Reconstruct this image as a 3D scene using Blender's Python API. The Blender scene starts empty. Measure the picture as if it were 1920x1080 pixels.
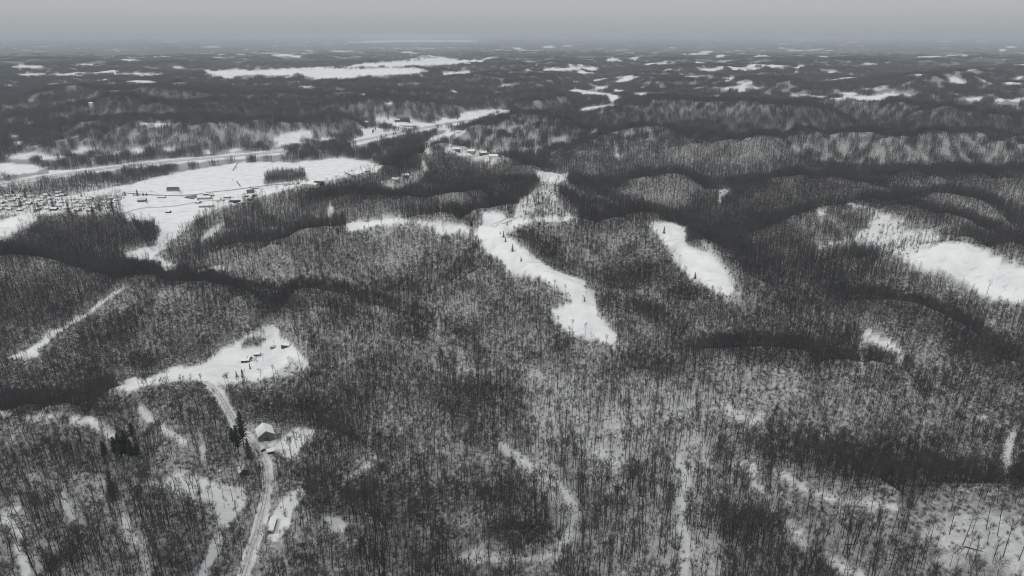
import bpy, math, random
import numpy as np
random.seed(7); RNG = np.random.default_rng(11)
S = bpy.context.scene
R = math.radians
PI = math.pi

# ------------------------------------------------------------------ camera, sky, sun, exposure
CAM_H, PITCH, FPX = 330.0, 20.4, 1280.0      # drone height over the valley floor, degrees below level, focal length in 1920-wide pixels
cam = bpy.data.objects.new('camera', bpy.data.cameras.new('camera')); S.collection.objects.link(cam)
cam.data.sensor_width = 36.0; cam.data.lens = 36.0 * FPX / 1920.0
cam.data.clip_start = 1.0; cam.data.clip_end = 200000.0
cam.location = (0, 0, CAM_H); cam.rotation_euler = (R(90 - PITCH), 0, 0)
S.camera = cam

SUN_EL, SUN_AZ = 48.0, 215.0                 # degrees; azimuth clockwise from +Y
SKY_LOW, SKY_HIGH = 0.51, 0.86
world = bpy.data.worlds.new('World'); S.world = world; world.use_nodes = True
nt = world.node_tree; nt.nodes.clear()
def N(tree, kind, **kw):
    n = tree.nodes.new(kind)
    for k, v in kw.items():
        if k.startswith('i_'): n.inputs[k[2:].replace('_', ' ')].default_value = v
        else: setattr(n, k, v)
    return n
sky = N(nt, 'ShaderNodeTexSky'); sky.sky_type = 'NISHITA'; sky.sun_disc = False
sky.sun_elevation = R(SUN_EL); sky.sun_rotation = R(SUN_AZ); sky.dust_density = 4.0
hsv = N(nt, 'ShaderNodeHueSaturation'); hsv.inputs['Saturation'].default_value = 0.25; hsv.inputs['Value'].default_value = 0.08
tc = N(nt, 'ShaderNodeTexCoord'); sep = N(nt, 'ShaderNodeSeparateXYZ')
ramp = N(nt, 'ShaderNodeValToRGB'); cr = ramp.color_ramp
cr.elements[0].position = 0.0; cr.elements[0].color = (.385, .41, .425, 1)
cr.elements[1].position = 1.0; cr.elements[1].color = (SKY_HIGH*.985, SKY_HIGH, SKY_HIGH*1.0, 1)
e = cr.elements.new(0.03); e.color = (SKY_LOW*.94, SKY_LOW*.98, SKY_LOW*.985, 1)
e = cr.elements.new(0.12); e.color = (SKY_LOW*1.06, SKY_LOW*1.11, SKY_LOW*1.08, 1)
cn = N(nt, 'ShaderNodeTexNoise'); cn.inputs['Scale'].default_value = 2.2; cn.inputs['Detail'].default_value = 4.0
mp = N(nt, 'ShaderNodeMapping'); mp.inputs['Scale'].default_value = (1, 1, 5)
cm = N(nt, 'ShaderNodeMapRange'); cm.inputs['To Min'].default_value = 0.965; cm.inputs['To Max'].default_value = 1.035
mul = N(nt, 'ShaderNodeVectorMath', operation='SCALE')
mix = N(nt, 'ShaderNodeMix', data_type='RGBA'); mix.inputs[0].default_value = 0.9
bg = N(nt, 'ShaderNodeBackground'); bg.inputs['Strength'].default_value = 1.0
wo = N(nt, 'ShaderNodeOutputWorld')
L = nt.links.new
L(sky.outputs[0], hsv.inputs['Color']); L(tc.outputs['Generated'], sep.inputs[0]); L(sep.outputs['Z'], ramp.inputs[0])
L(tc.outputs['Generated'], mp.inputs['Vector']); L(mp.outputs[0], cn.inputs['Vector']); L(cn.outputs[0], cm.inputs[0])
L(ramp.outputs[0], mul.inputs[0]); L(cm.outputs[0], mul.inputs['Scale'])
L(hsv.outputs[0], mix.inputs[6]); L(mul.outputs[0], mix.inputs[7]); L(mix.outputs[2], bg.inputs[0]); L(bg.outputs[0], wo.inputs[0])

sun = bpy.data.objects.new('sun', bpy.data.lights.new('sun', 'SUN')); S.collection.objects.link(sun)
sun.data.energy = 1.0; sun.data.angle = R(25); sun.data.color = (1.0, 0.985, 0.96)
sun.rotation_euler = (R(90 - SUN_EL), 0, R(180 - SUN_AZ + 0)); sun.location = (0, 0, 600)

S.view_settings.view_transform = 'Standard'; S.view_settings.look = 'None'
S.view_settings.exposure = 0.0; S.view_settings.gamma = 1.0; S.view_settings.use_curve_mapping = False
S.cycles.filter_width = 1.15; S.cycles.volume_bounces = 2; S.cycles.max_bounces = 5; S.cycles.diffuse_bounces = 2; S.cycles.transparent_max_bounces = 8
S.cycles.use_denoising = True; S.cycles.denoiser = 'OPENIMAGEDENOISE'

# ------------------------------------------------------------------ helpers
col = S.collection
def tag(o, label=None, cat=None, group=None, kind=None):
    if label: o['label'] = label
    if cat: o['category'] = cat
    if group: o['group'] = group
    if kind: o['kind'] = kind
    return o
def empty(name, loc, rz=0.0):
    o = bpy.data.objects.new(name, None); o.empty_display_size = 1.0
    o.location = loc; o.rotation_euler = (0, 0, rz); col.objects.link(o); return o
class MB:
    def __init__(s): s.v = []; s.f = []; s.m = []
    def quad(s, pts, mi=0):
        b = len(s.v); s.v += [tuple(p) for p in pts]; s.f.append(tuple(range(b, b + len(pts)))); s.m.append(mi)
    def box(s, x0, x1, y0, y1, z0, z1, mi=0):
        b = len(s.v)
        s.v += [(x0,y0,z0),(x1,y0,z0),(x1,y1,z0),(x0,y1,z0),(x0,y0,z1),(x1,y0,z1),(x1,y1,z1),(x0,y1,z1)]
        for q in ((0,3,2,1),(4,5,6,7),(0,1,5,4),(1,2,6,5),(2,3,7,6),(3,0,4,7)):
            s.f.append(tuple(b + i for i in q)); s.m.append(mi)
    def tube(s, p0, p1, r0, r1, n=3, mi=0, cap=False):
        p0 = np.array(p0, float); p1 = np.array(p1, float); d = p1 - p0; d /= (np.linalg.norm(d) + 1e-9)
        a = np.cross(d, (0, 0, 1) if abs(d[2]) < .9 else (1, 0, 0)); a /= np.linalg.norm(a); c = np.cross(d, a)
        b = len(s.v)
        for p, r in ((p0, r0), (p1, r1)):
            for k in range(n):
                t = 2*PI*k/n; s.v.append(tuple(p + (a*math.cos(t) + c*math.sin(t))*r))
        for k in range(n):
            j = (k+1) % n; s.f.append((b+k, b+j, b+n+j, b+n+k)); s.m.append(mi)
        if cap: s.f.append(tuple(b+n+k for k in range(n))); s.m.append(mi)
    def tri(s, p0, p1, w, up=(0, 0, 1), mi=0):
        p0 = np.array(p0, float); p1 = np.array(p1, float); d = p1 - p0
        a = np.cross(d, up); l = np.linalg.norm(a)
        if l < 1e-6: a = np.array((1., 0, 0)); l = 1
        a = a / l * w * .5
        b = len(s.v); s.v += [tuple(p0 - a), tuple(p0 + a), tuple(p1)]; s.f.append((b, b+1, b+2)); s.m.append(mi)
    def mesh(s, name, mats, smooth=False):
        me = bpy.data.meshes.new(name); me.from_pydata(s.v, [], s.f)
        mats = mats if isinstance(mats, (list, tuple)) else [mats]
        for m in mats: me.materials.append(m)
        if len(mats) > 1: me.polygons.foreach_set('material_index', s.m)
        if smooth: me.polygons.foreach_set('use_smooth', [True]*len(s.f))
        me.update(); return me
    def build(s, name, mats, parent=None, smooth=False):
        o = bpy.data.objects.new(name, s.mesh(name, mats, smooth)); col.objects.link(o)
        if parent: o.parent = parent
        return o
def copy_tree(o, parent=None):
    c = o.copy(); col.objects.link(c); c.parent = parent
    for ch in CH.get(o.name, ()): copy_tree(ch, c)
    return c
CH = {}
def reg(o): CH[o.name] = list(o.children)

# ------------------------------------------------------------------ noise
_p = RNG.permutation(4096).astype(np.int64)
_g = RNG.uniform(0, 2*PI, 4096); _gx = np.cos(_g); _gy = np.sin(_g)
def perlin(x, y, seed=0):
    xi = np.floor(x).astype(np.int64); yi = np.floor(y).astype(np.int64); xf = x - xi; yf = y - yi
    u = xf*xf*xf*(xf*(xf*6-15)+10); v = yf*yf*yf*(yf*(yf*6-15)+10)
    def g(ix, iy, dx, dy):
        h = _p[(_p[(ix + seed*131) & 4095] + iy + seed*17) & 4095]
        return _gx[h]*dx + _gy[h]*dy
    a = g(xi, yi, xf, yf); b = g(xi+1, yi, xf-1, yf); c = g(xi, yi+1, xf, yf-1); d = g(xi+1, yi+1, xf-1, yf-1)
    return ((a*(1-u)+b*u)*(1-v) + (c*(1-u)+d*u)*v) * 1.5
def fbm(x, y, oct=4, seed=0, lac=2.03, gain=.5):
    s = 0; a = 1; n = 0
    for k in range(oct):
        s = s + a*perlin(x, y, seed+k); n += a; a *= gain; x = x*lac + 13.7; y = y*lac + 7.1
    return s/n
def ss(a, b, x):
    t = np.clip((x-a)/(b-a), 0, 1); return t*t*(3-2*t)

# ------------------------------------------------------------------ camera rays: where a pixel of the photograph meets the place
cp, sp_ = math.cos(R(PITCH)), math.sin(R(PITCH))
def ray(u, v):
    s = (np.asarray(v, float) - 540)/FPX; x = (np.asarray(u, float) - 960)/FPX
    return x, cp - s*sp_, -(sp_ + s*cp)
def at_z(u, v, z):
    x, y, dz = ray(u, v); t = (CAM_H - z)/np.maximum(-dz, 1e-3)*1.0
    return x*t, y*t
def project(x, y, z):
    dz = z - CAM_H; depth = y*cp - dz*sp_; up = y*sp_ + dz*cp
    depth = np.maximum(depth, 1.0)
    return 960 + FPX*x/depth, 540 - FPX*up/depth

# rasters in photograph pixels, read through the projection to decide what grows where
RW, RH = 1920, 1080
class Ras:
    def __init__(s, val): s.a = np.full((RH, RW), val, np.float32); s.d = val
    def _put(s, x0, y0, m, val):
        sub = s.a[y0:y0+m.shape[0], x0:x0+m.shape[1]]; sub[:] = sub*(1-m) + val*m
    def poly(s, pts, val, soft=0):
        p = np.array(pts, float); x0 = max(int(p[:,0].min())-4, 0); x1 = min(int(p[:,0].max())+5, RW)
        y0 = max(int(p[:,1].min())-4, 0); y1 = min(int(p[:,1].max())+5, RH)
        if x1 <= x0 or y1 <= y0: return
        Y, X = np.mgrid[y0:y1, x0:x1]; X = X+.5; Y = Y+.5; ins = np.zeros(X.shape, bool)
        for i in range(len(p)):
            ax, ay = p[i]; bx, by = p[i-1]
            if ay == by: continue
            ins ^= ((ay > Y) != (by > Y)) & (X < (bx-ax)*(Y-ay)/(by-ay)+ax)
        s._put(x0, y0, ins.astype(np.float32), val)
    def stroke(s, pts, w, val, vs=1.0):
        p = np.array(pts, float)
        for i in range(len(p)-1):
            a, b = p[i], p[i+1]; x0 = max(int(min(a[0],b[0])-w*2), 0); x1 = min(int(max(a[0],b[0])+w*2)+1, RW)
            y0 = max(int(min(a[1],b[1])-w*2), 0); y1 = min(int(max(a[1],b[1])+w*2)+1, RH)
            if x1 <= x0 or y1 <= y0: continue
            Y, X = np.mgrid[y0:y1, x0:x1]; d = b-a; L2 = d@d + 1e-6
            t = np.clip(((X-a[0])*d[0]+(Y-a[1])*d[1])/L2, 0, 1)
            q = np.hypot(X-a[0]-t*d[0], (Y-a[1]-t*d[1])/vs)
            s._put(x0, y0, np.clip((w*.5+1-q)/1.5, 0, 1).astype(np.float32), val)
    def ell(s, u, v, ru, rv, val, tilt=0):
        k = int(max(ru, rv)+3); x0 = max(int(u)-k, 0); x1 = min(int(u)+k, RW); y0 = max(int(v)-k, 0); y1 = min(int(v)+k, RH)
        if x1 <= x0 or y1 <= y0: return
        Y, X = np.mgrid[y0:y1, x0:x1]; dx = X+.5-u; dy = Y+.5-v; dy = dy - dx*tilt
        q = np.sqrt((dx/ru)**2 + (dy/rv)**2)
        s._put(x0, y0, np.clip((1.15-q)/.3, 0, 1).astype(np.float32), val)
    def blur(s, n):
        for _ in range(n):
            a = s.a; b = a.copy(); b[1:-1] = (a[:-2]+2*a[1:-1]+a[2:])/4; c = b.copy(); c[:, 1:-1] = (b[:, :-2]+2*b[:, 1:-1]+b[:, 2:])/4; s.a = c
    def get(s, u, v):
        ui = np.floor(u).astype(int); vi = np.floor(v).astype(int)
        ok = (ui >= -60) & (ui < RW+60) & (vi >= 0) & (vi < RH+60)
        return np.where(ok, s.a[np.clip(vi, 0, RH-1), np.clip(ui, 0, RW-1)], s.d)

# D = tree density (1 = closed wood, 0 = open snow)
D = Ras(1.0)
FIELDS = [
 # valley floor: big field, farmland, town, tapering snow hollow
 [(140,366),(190,352),(230,348),(300,330),(335,322),(400,312),(440,305),(500,303),(560,303),(640,295),(690,302),(720,311),(705,322),(655,332),(600,346),(560,350),(510,364),(470,372),(440,384),(400,395),(372,412),(343,437),(318,455),(296,460),(292,452),(303,433),(285,415),(262,414),(240,412),(228,398),(180,402),(110,402),(60,398),(0,404),(0,372),(60,372)],
 [(0,306),(50,307),(92,314),(70,322),(30,328),(0,332)],
 [(90,318),(130,318),(120,323),(95,326)],
 [(231,473),(250,469),(290,461),(310,457),(318,462),(300,470),(288,478),(308,488),(333,497),(332,506),(308,508),(300,492),(283,486),(240,483)],
 [(0,412),(30,404),(62,400),(70,409),(56,420),(38,430),(22,444),(0,450)],
 [(376,457),(384,440),(398,426),(420,413),(420,420),(405,436),(392,448),(381,459)],
 [(10,672),(28,664),(52,655),(74,640),(92,622),(118,612),(140,596),(160,588),(185,568),(215,548),(235,538),(238,543),(215,556),(190,575),(165,590),(150,602),(128,610),(110,624),(92,640),(78,654),(72,670),(50,672)],
 # farm clearing
 [(205,735),(230,720),(236,712),(253,706),(268,711),(293,703),(306,696),(320,690),(377,685),(400,670),(413,657),(437,643),(467,627),(490,616),(512,609),(524,618),(540,640),(560,655),(580,680),(570,693),(530,702),(480,716),(420,722),(395,716),(367,712),(330,714),(270,724),(235,735)],
 # parcel: top field, ridge strip, main field
 [(998,320),(1030,322),(1072,328),(1062,338),(1040,347),(1022,344),(1008,334)],
 [(646,418),(700,412),(745,406),(765,413),(815,416),(870,420),(905,421),(903,398),(922,396),(946,398),(950,414),(968,408),(995,411),(1010,405),(1060,404),(1090,413),(1060,416),(1000,416),(975,428),(950,440),(972,458),(1000,480),(1040,505),(1100,528),(1096,540),(1117,545),(1117,575),(1127,600),(1150,622),(1160,632),(1146,647),(1105,634),(1062,622),(1040,602),(1033,582),(1082,562),(1062,553),(1048,540),(1010,522),(950,512),(944,500),(920,480),(903,462),(893,444),(860,436),(820,440),(812,424),(745,420),(680,430),(648,432)],
 [(1213,419),(1240,414),(1262,417),(1283,426),(1298,436),(1284,452),(1292,462),(1320,468),(1342,478),(1356,500),(1376,540),(1376,553),(1358,558),(1340,545),(1310,531),(1288,516),(1270,492),(1252,466),(1234,440)],
 # big white field on the right, small clearing under it
 [(1690,486),(1740,466),(1780,452),(1812,453),(1850,470),(1885,490),(1990,520),(1990,600),(1920,568),(1893,572),(1850,556),(1830,541),(1790,522),(1750,511),(1705,496)],
 [(1612,623),(1626,619),(1650,632),(1676,640),(1697,670),(1690,676),(1668,658),(1640,646),(1622,641)],
 # bank across the river and the highway fields
 [(860,213),(885,208),(955,203),(942,211),(920,216),(890,224),(862,226)],
 [(698,222),(745,220),(765,224),(800,230),(790,238),(760,243),(740,242),(715,232)],
 [(676,241),(705,238),(735,244),(700,256),(680,256)],
 [(818,225),(838,219),(848,224),(825,231)],
 [(520,252),(560,245),(590,247),(640,258),(600,265),(540,272),(500,276)],
 [(832,279),(875,273),(882,277),(862,285),(838,284)],
 [(1052,170),(1080,167),(1160,178),(1168,186),(1150,192),(1130,180),(1080,174)],
 [(1082,205),(1100,200),(1160,194),(1150,200),(1110,208),(1090,209)],
 # plateau fields far off
 [(314,124),(330,123),(350,129),(400,132),(440,129),(470,131),(600,125),(640,128),(780,127),(808,131),(770,140),(700,142),(640,147),(600,150),(560,140),(520,142),(450,141),(430,148),(395,140),(380,133),(330,129)],
 [(640,126),(680,118),(720,116),(800,112),(900,112),(915,116),(860,120),(760,124),(700,126)],
 [(760,111),(830,107),(860,112),(945,106),(930,110),(880,114),(800,113)],
 [(818,138),(870,133),(912,135),(870,139),(835,140)],
 [(20,125),(40,121),(80,123),(84,126),(60,128),(30,128)],
 [(1480,177),(1560,181),(1620,180),(1675,173),(1690,179),(1640,190),(1620,192),(1600,188),(1540,184),(1490,181)],
 [(1615,167),(1660,163),(1668,165),(1650,168),(1625,169)],
 [(1890,186),(1920,181),(1980,178),(1980,190),(1900,192)],
]
for f in FIELDS: D.poly(f, 0.0)
ELL = [ # far clearings: u, v, half width, half height
 (85,119,10,1),(165,122,28,2),(60,140,30,3),(260,140,50,3),(130,140,40,2),(395,88,22,1.5),(320,78,18,1.2),(530,104,25,2.5),(560,106,18,2),(640,96,20,1.5),
 (765,99,16,2.5),(790,77,110,2.2),(690,79,45,1.6),(860,77,40,2),(575,78,6,1.2),(1000,117,16,2),(970,91,9,2),(1028,88,14,2),(1065,86,12,1.5),(1110,128,14,3),(1090,128,26,3),
 (1145,110,10,3.5),(1150,112,16,3),(1190,109,10,2),(1230,115,70,1.2),(1310,101,20,2.2),(1325,97,14,2),(1240,119,24,1.6),(1330,131,22,3),(1290,140,55,1.4),
 (1060,132,8,2),(1080,128,24,2),(1110,131,12,2),(990,131,9,2),(1030,132,20,2),(1050,145,8,1),(1085,152,10,1.2),(1130,165,14,3),(1160,170,16,2.5),(1200,177,14,3),
 (1350,105,12,3),(1430,105,16,2.5),(1415,117,22,2),(1460,124,10,2.5),(1490,94,17,1.2),(1465,90,9,1),(1512,75,30,1.2),(1600,79,12,1),(1635,72,30,1),(1770,78,18,1.2),(1840,77,14,1),
 (1750,107,18,1.6),(1800,104,28,1.8),(1880,94,8,3),(1895,88,12,2),(1730,120,12,2),(1830,131,45,1.2),(1910,147,14,3),(1850,151,20,1.5),(1600,142,14,1.5),(1635,120,16,1.6),
 (1532,114,4,3),(1495,130,5,9),(1503,124,9,4),(1395,155,26,2.2),(1365,148,20,2.5),(1590,176,20,4),(1830,186,22,3.2),(1870,188,14,3),(1700,179,12,2),
 (170,196,7,1.5),(290,232,34,1.8),(940,151,3,6),(945,161,14,2.5),(850,171,12,2),(930,173,16,2),(870,137,34,1.2),(610,153,16,1),(575,163,16,1.5),(548,165,8,1.2),(640,173,24,1.4),(760,161,24,1),
 (1045,130,30,3),(1320,121,6,2),(120,158,40,1.6),(250,156,60,1.4),(20,160,20,1.4),(730,193,9,2.5),(680,178,10,2),(880,288,26,4),(905,297,22,3.5),(930,283,12,3),
 (840,249,5,10),(855,280,10,2),(1540,398,10,6),(1352,358,22,3),(1350,372,4,10),(1155,270,2,12),(1157,292,5,4),(620,395,6,10),(1005,285,2,7)]

SCRUB = [ # brushy, half open ground: polygon, density
 ([(1010,345),(1052,350),(1042,376),(1062,396),(1088,410),(1010,404),(965,412),(975,378),(1000,356)], .22),
 ([(1592,380),(1640,392),(1680,408),(1730,425),(1768,446),(1742,464),(1700,484),(1660,470),(1610,462),(1600,440),(1640,425),(1610,400)], .12),
 ([(0,352),(60,345),(140,350),(220,348),(140,366),(60,372),(0,372)], .45),
 ([(0,372),(60,372),(140,372),(230,378),(228,398),(110,402),(0,404)], .08),
 ([(515,700),(540,680),(560,672),(575,684),(560,700),(520,706)], .35),
 ([(700,350),(760,325),(790,318),(800,326),(770,345),(730,356)], .4),
 ([(20,252),(90,262),(200,268),(290,275),(420,282),(520,262),(510,284),(300,300),(180,306),(90,300),(0,302)], .85),
 ([(285,905),(340,880),(372,893),(400,905),(460,915),(466,940),(442,965),(430,992),(405,985),(400,945),(350,930),(290,915)], .12),
 ([(470,805),(500,812),(520,830),(556,800),(592,808),(566,838),(552,862),(512,846),(495,830)], .1),
 ([(505,1012),(500,985),(512,960),(530,935),(565,912),(580,924),(548,955),(545,985),(522,1015)], .05),
 ([(600,966),(640,970),(652,985),(640,1000),(612,1000),(622,985)], .05),
 ([(640,895),(670,880),(702,852),(708,862),(690,880),(660,900)], .15),
 ([(1340,740),(1365,760),(1400,770),(1440,775),(1420,800),(1380,790)], .25),
 ([(1800,965),(1860,960),(1920,990),(1920,1080),(1760,1060),(1720,1000)], .45),
 ([(820,1045),(900,1030),(960,1045),(1010,1040),(1040,1030),(1060,1040),(1000,1052),(900,1058)], .2),
 ([(370,505),(420,497),(424,503),(400,510),(372,510)], .2),
 ([(1160,360),(1260,362),(1300,380),(1280,388),(1190,380)], .6),
 ([(860,272),(950,285),(960,300),(900,302),(862,290)], .4),
]
for p, val in SCRUB: D.poly(p, val)
for u, v, ru, rv in ELL: D.ell(u, v, ru, rv, 0.0)
for u, v, ru, rv in [(25,256,12,3),(35,268,10,4),(50,292,40,6),(95,296,26,5),(150,285,16,3),(165,278,22,4),(215,288,16,3),(258,283,13,6),(200,290,26,2),(170,303,6,4),(385,286,20,2.5),(440,282,14,3),(310,280,20,2),(120,262,14,2),(60,276,12,2)]: D.ell(u, v, ru, rv, .12, -.05)
STRK = [ # tracks, gaps and hollows: points, width, density
 ([(1040,352),(1005,362),(978,378),(968,395),(968,410)], 4, 0),
 ([(135,790),(168,787),(180,800),(205,812),(215,822)], 12, .08), ([(50,785),(75,782),(112,776)], 7, .08), ([(0,775),(20,778)], 8, .15),
 ([(262,765),(280,785)], 12, .25), ([(302,800),(320,815),(345,828)], 10, .12), ([(378,835),(382,860)], 9, .3),
 ([(0,966),(35,952)], 7, .1), ([(10,975),(32,990),(36,1030),(50,1080)], 14, .12), ([(232,968),(238,1000),(252,1014)], 11, .1), ([(120,930),(135,965)], 12, .3),
 ([(265,1010),(275,1080)], 12, .35), ([(410,1010),(398,1040),(380,1080)], 15, .2),
 ([(940,838),(975,862),(1010,885),(1045,900),(1062,930),(1078,960),(1075,992),(1050,1020),(1020,1040)], 13, .25),
 ([(1268,860),(1285,900),(1272,960),(1285,1020),(1280,1080)], 15, .25), ([(1375,865),(1410,875),(1412,905),(1430,925)], 13, .2),
 ([(1440,930),(1455,950)], 8, .2), ([(1480,985),(1500,1005),(1520,1022)], 13, .1), ([(1545,1045),(1580,1062),(1610,1080)], 14, .15),
 ([(1455,880),(1500,910),(1560,935),(1620,940),(1680,955)], 9, .35), ([(1755,722),(1790,742),(1825,770),(1840,782),(1880,800)], 4, .1), ([(1820,785),(1845,780)], 5, .1),
 ([(1895,820),(1885,850),(1890,868)], 14, .2), ([(1610,640),(1615,680),(1618,700)], 5, .35), ([(822,600),(818,660),(815,690)], 6, .5), ([(1100,830),(1130,850),(1165,870)], 14, .25),
 ([(1085,790),(1090,830)], 20, .5), ([(1180,640),(1150,650)], 6, .3), ([(860,690),(940,700)], 9, .35),
 ([(395,722),(412,742),(428,770),(443,797),(452,812),(470,825),(485,838),(500,868),(506,905),(498,945),(484,1000),(468,1050),(455,1085)], 19, 0),
 ([(655,268),(700,258),(760,245),(820,234),(885,223)], 13, 0), ([(0,345),(60,335),(130,324),(230,311),(300,304),(400,296),(480,289),(530,284)], 10, 0),
 ([(803,284),(799,272),(808,262),(835,254),(868,246)], 9, 0), ([(835,280),(850,262),(860,252)], 3, 0), ([(700,250),(840,238)], 10, .15),
 ([(800,318),(790,308),(797,303)], 6, .1), ([(1320,452),(1345,480),(1370,520),(1385,550)], 10, .3), ([(1530,464),(1560,456),(1600,450),(1640,445)], 5, .05),
 ([(1590,382),(1625,395),(1655,408)], 5, 0), ([(1100,155),(1115,165),(1130,168)], 4, 0), ([(445,167),(470,190)], 3, .3), ([(1360,360),(1348,372)], 6, .1),
 ([(0,345),(130,345),(220,345)], 2, 0), ([(930,300),(915,310)], 6, .3),
]
for p, w, val in STRK: k_ = p[0][1] > 700 and w > 8 and val > 0; D.stroke(p, w*(1.3 if k_ else 1), val*(.65 if k_ else 1))
THICK = [ # thickets and wood lots standing inside the open ground
 ([(495,336),(505,330),(560,327),(572,324),(572,336),(500,346)], 1.5),
 ([(453,652),(455,643),(470,633),(490,632),(500,640),(484,648),(462,650)], 2.2), ([(522,622),(532,620),(540,630),(538,638),(526,634)], 2.2),
 ([(1283,452),(1300,440),(1312,452),(1300,460)], 1.5), ([(985,398),(1010,394),(1034,400),(1020,407),(990,405)], 1.4), ([(870,418),(890,416),(900,428),(880,436)], 1.4),
 ([(1560,395),(1620,392),(1655,410),(1640,416),(1590,414)], 1.3), ([(1680,420),(1730,418),(1750,430),(1700,432)], .9), ([(272,425),(290,410),(288,420)], 1.0),
 ([(160,370),(200,366),(232,365),(230,374),(180,380)], .7), ([(590,249),(640,254),(620,259),(590,256)], .8), ([(565,258),(600,258),(600,266),(560,266)], .8),
 ([(635,265),(660,262),(662,270),(640,276)], 1.6), ([(700,232),(720,230),(745,240),(730,240)], 1.0), ([(330,398),(300,352),(300,352)], 1.0),
]
for p, val in THICK: D.poly(p, val)
DARK = Ras(1.0)  # denser stands, darker ground: relief shading put into growth and colour
for p, val in [
 ([(70,402),(230,402),(300,432),(290,452),(180,470),(60,465),(0,480),(0,452),(40,432)], 1.9), ([(0,470),(240,480),(400,500),(440,520),(470,560),(400,540),(280,532),(200,520),(100,486),(0,484)], 1.8),
 ([(480,552),(560,560),(620,566),(700,590),(800,640),(780,640),(700,598),(600,572),(520,585)], 2.2), ([(820,740),(880,730),(920,745),(900,775),(830,775)], 1.9),
 ([(1500,870),(1640,840),(1800,860),(1920,900),(1920,960),(1700,935),(1500,900)], 1.15), ([(1300,640),(1500,630),(1600,660),(1560,690),(1400,680)], 1.6),
 ([(1530,560),(1640,558),(1760,590),(1880,660),(1920,720),(1880,710),(1760,640),(1640,590),(1540,585)], 2.0), ([(0,790),(200,778),(380,735),(400,720),(250,738),(100,770),(0,780)], 1.8),
 ([(520,890),(640,880),(700,900),(860,900),(990,940),(700,990),(560,950)], 1.5), ([(560,930),(620,920),(640,960),(600,965)], 1.8), ([(830,1000),(1000,960),(1060,1000),(960,1030)], 1.7),
 ([(760,290),(1000,310),(1150,345),(1000,320),(800,350),(600,395),(560,360),(700,330)], 1.8), ([(1100,370),(1420,360),(1520,470),(1600,540),(1400,470),(1200,400)], 1.7),
 ([(1150,480),(1250,470),(1330,560),(1250,545),(1130,540)], 1.7), ([(1370,345),(1520,335),(1720,360),(1800,420),(1600,385),(1400,400)], 1.7), ([(1640,320),(1920,312),(1920,334),(1700,330)], 2.0),
 ([(420,745),(520,720),(640,770),(680,830),(560,790),(470,790)], 1.5), ([(270,1020),(440,1010),(440,1080),(300,1070)], 1.4), ([(60,830),(160,820),(150,880),(60,880)], 1.4)]:
    DARK.poly(p, val)
for p, val in [([(1000,260),(1150,226),(1250,222),(1300,248),(1420,252),(1480,224),(1560,227),(1660,244),(1720,250),(1830,240),(1920,248),(1920,214),(1700,222),(1500,207),(1350,228),(1200,208),(1060,228)],2.2),
  ([(0,256),(120,225),(160,198),(200,184),(330,184),(520,200),(640,212),(690,228),(640,224),(420,222),(420,212),(240,196),(170,210),(110,240),(40,268),(0,276)],2.2), ([(0,176),(180,160),(600,170),(900,180),(900,190),(600,184),(300,170),(0,186)],1.8),
  ([(1010,302),(1140,258),(1200,238),(1280,268),(1420,272),(1500,248),(1650,266),(1720,272),(1920,270),(1920,300),(1660,322),(1500,332),(1200,345),(1040,335)],.95), ([(870,262),(900,240),(955,222),(1040,235),(1120,260),(1000,290)],.85),
  ([(230,240),(450,235),(650,240),(640,270),(300,290),(200,270)],.85), ([(0,490),(230,520),(300,560),(480,580),(500,640),(400,680),(0,720)],1.3),([(0,600),(200,640),(330,690),(200,740),(0,780)],1.45),([(980,690),(1340,720),(1350,1080),(1080,1080),(1000,900)],.62),([(1320,600),(1600,590),(1920,700),(1920,800),(1700,720),(1500,680)],1.25),([(1240,380),(1500,420),(1700,500),(1920,600),(1600,560),(1400,480)],1.3),([(0,880),(260,880),(270,1080),(0,1080)],.85)]:
    _t = Ras(1.0); _t.poly(p, val); DARK.a = np.where((DARK.a == 1.0) & (_t.a != 1.0), _t.a, DARK.a)
DARK.a = np.where(DARK.a > 1, 1 + (DARK.a-1)*.55, DARK.a); DARK.blur(90); D.blur(1)

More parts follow.
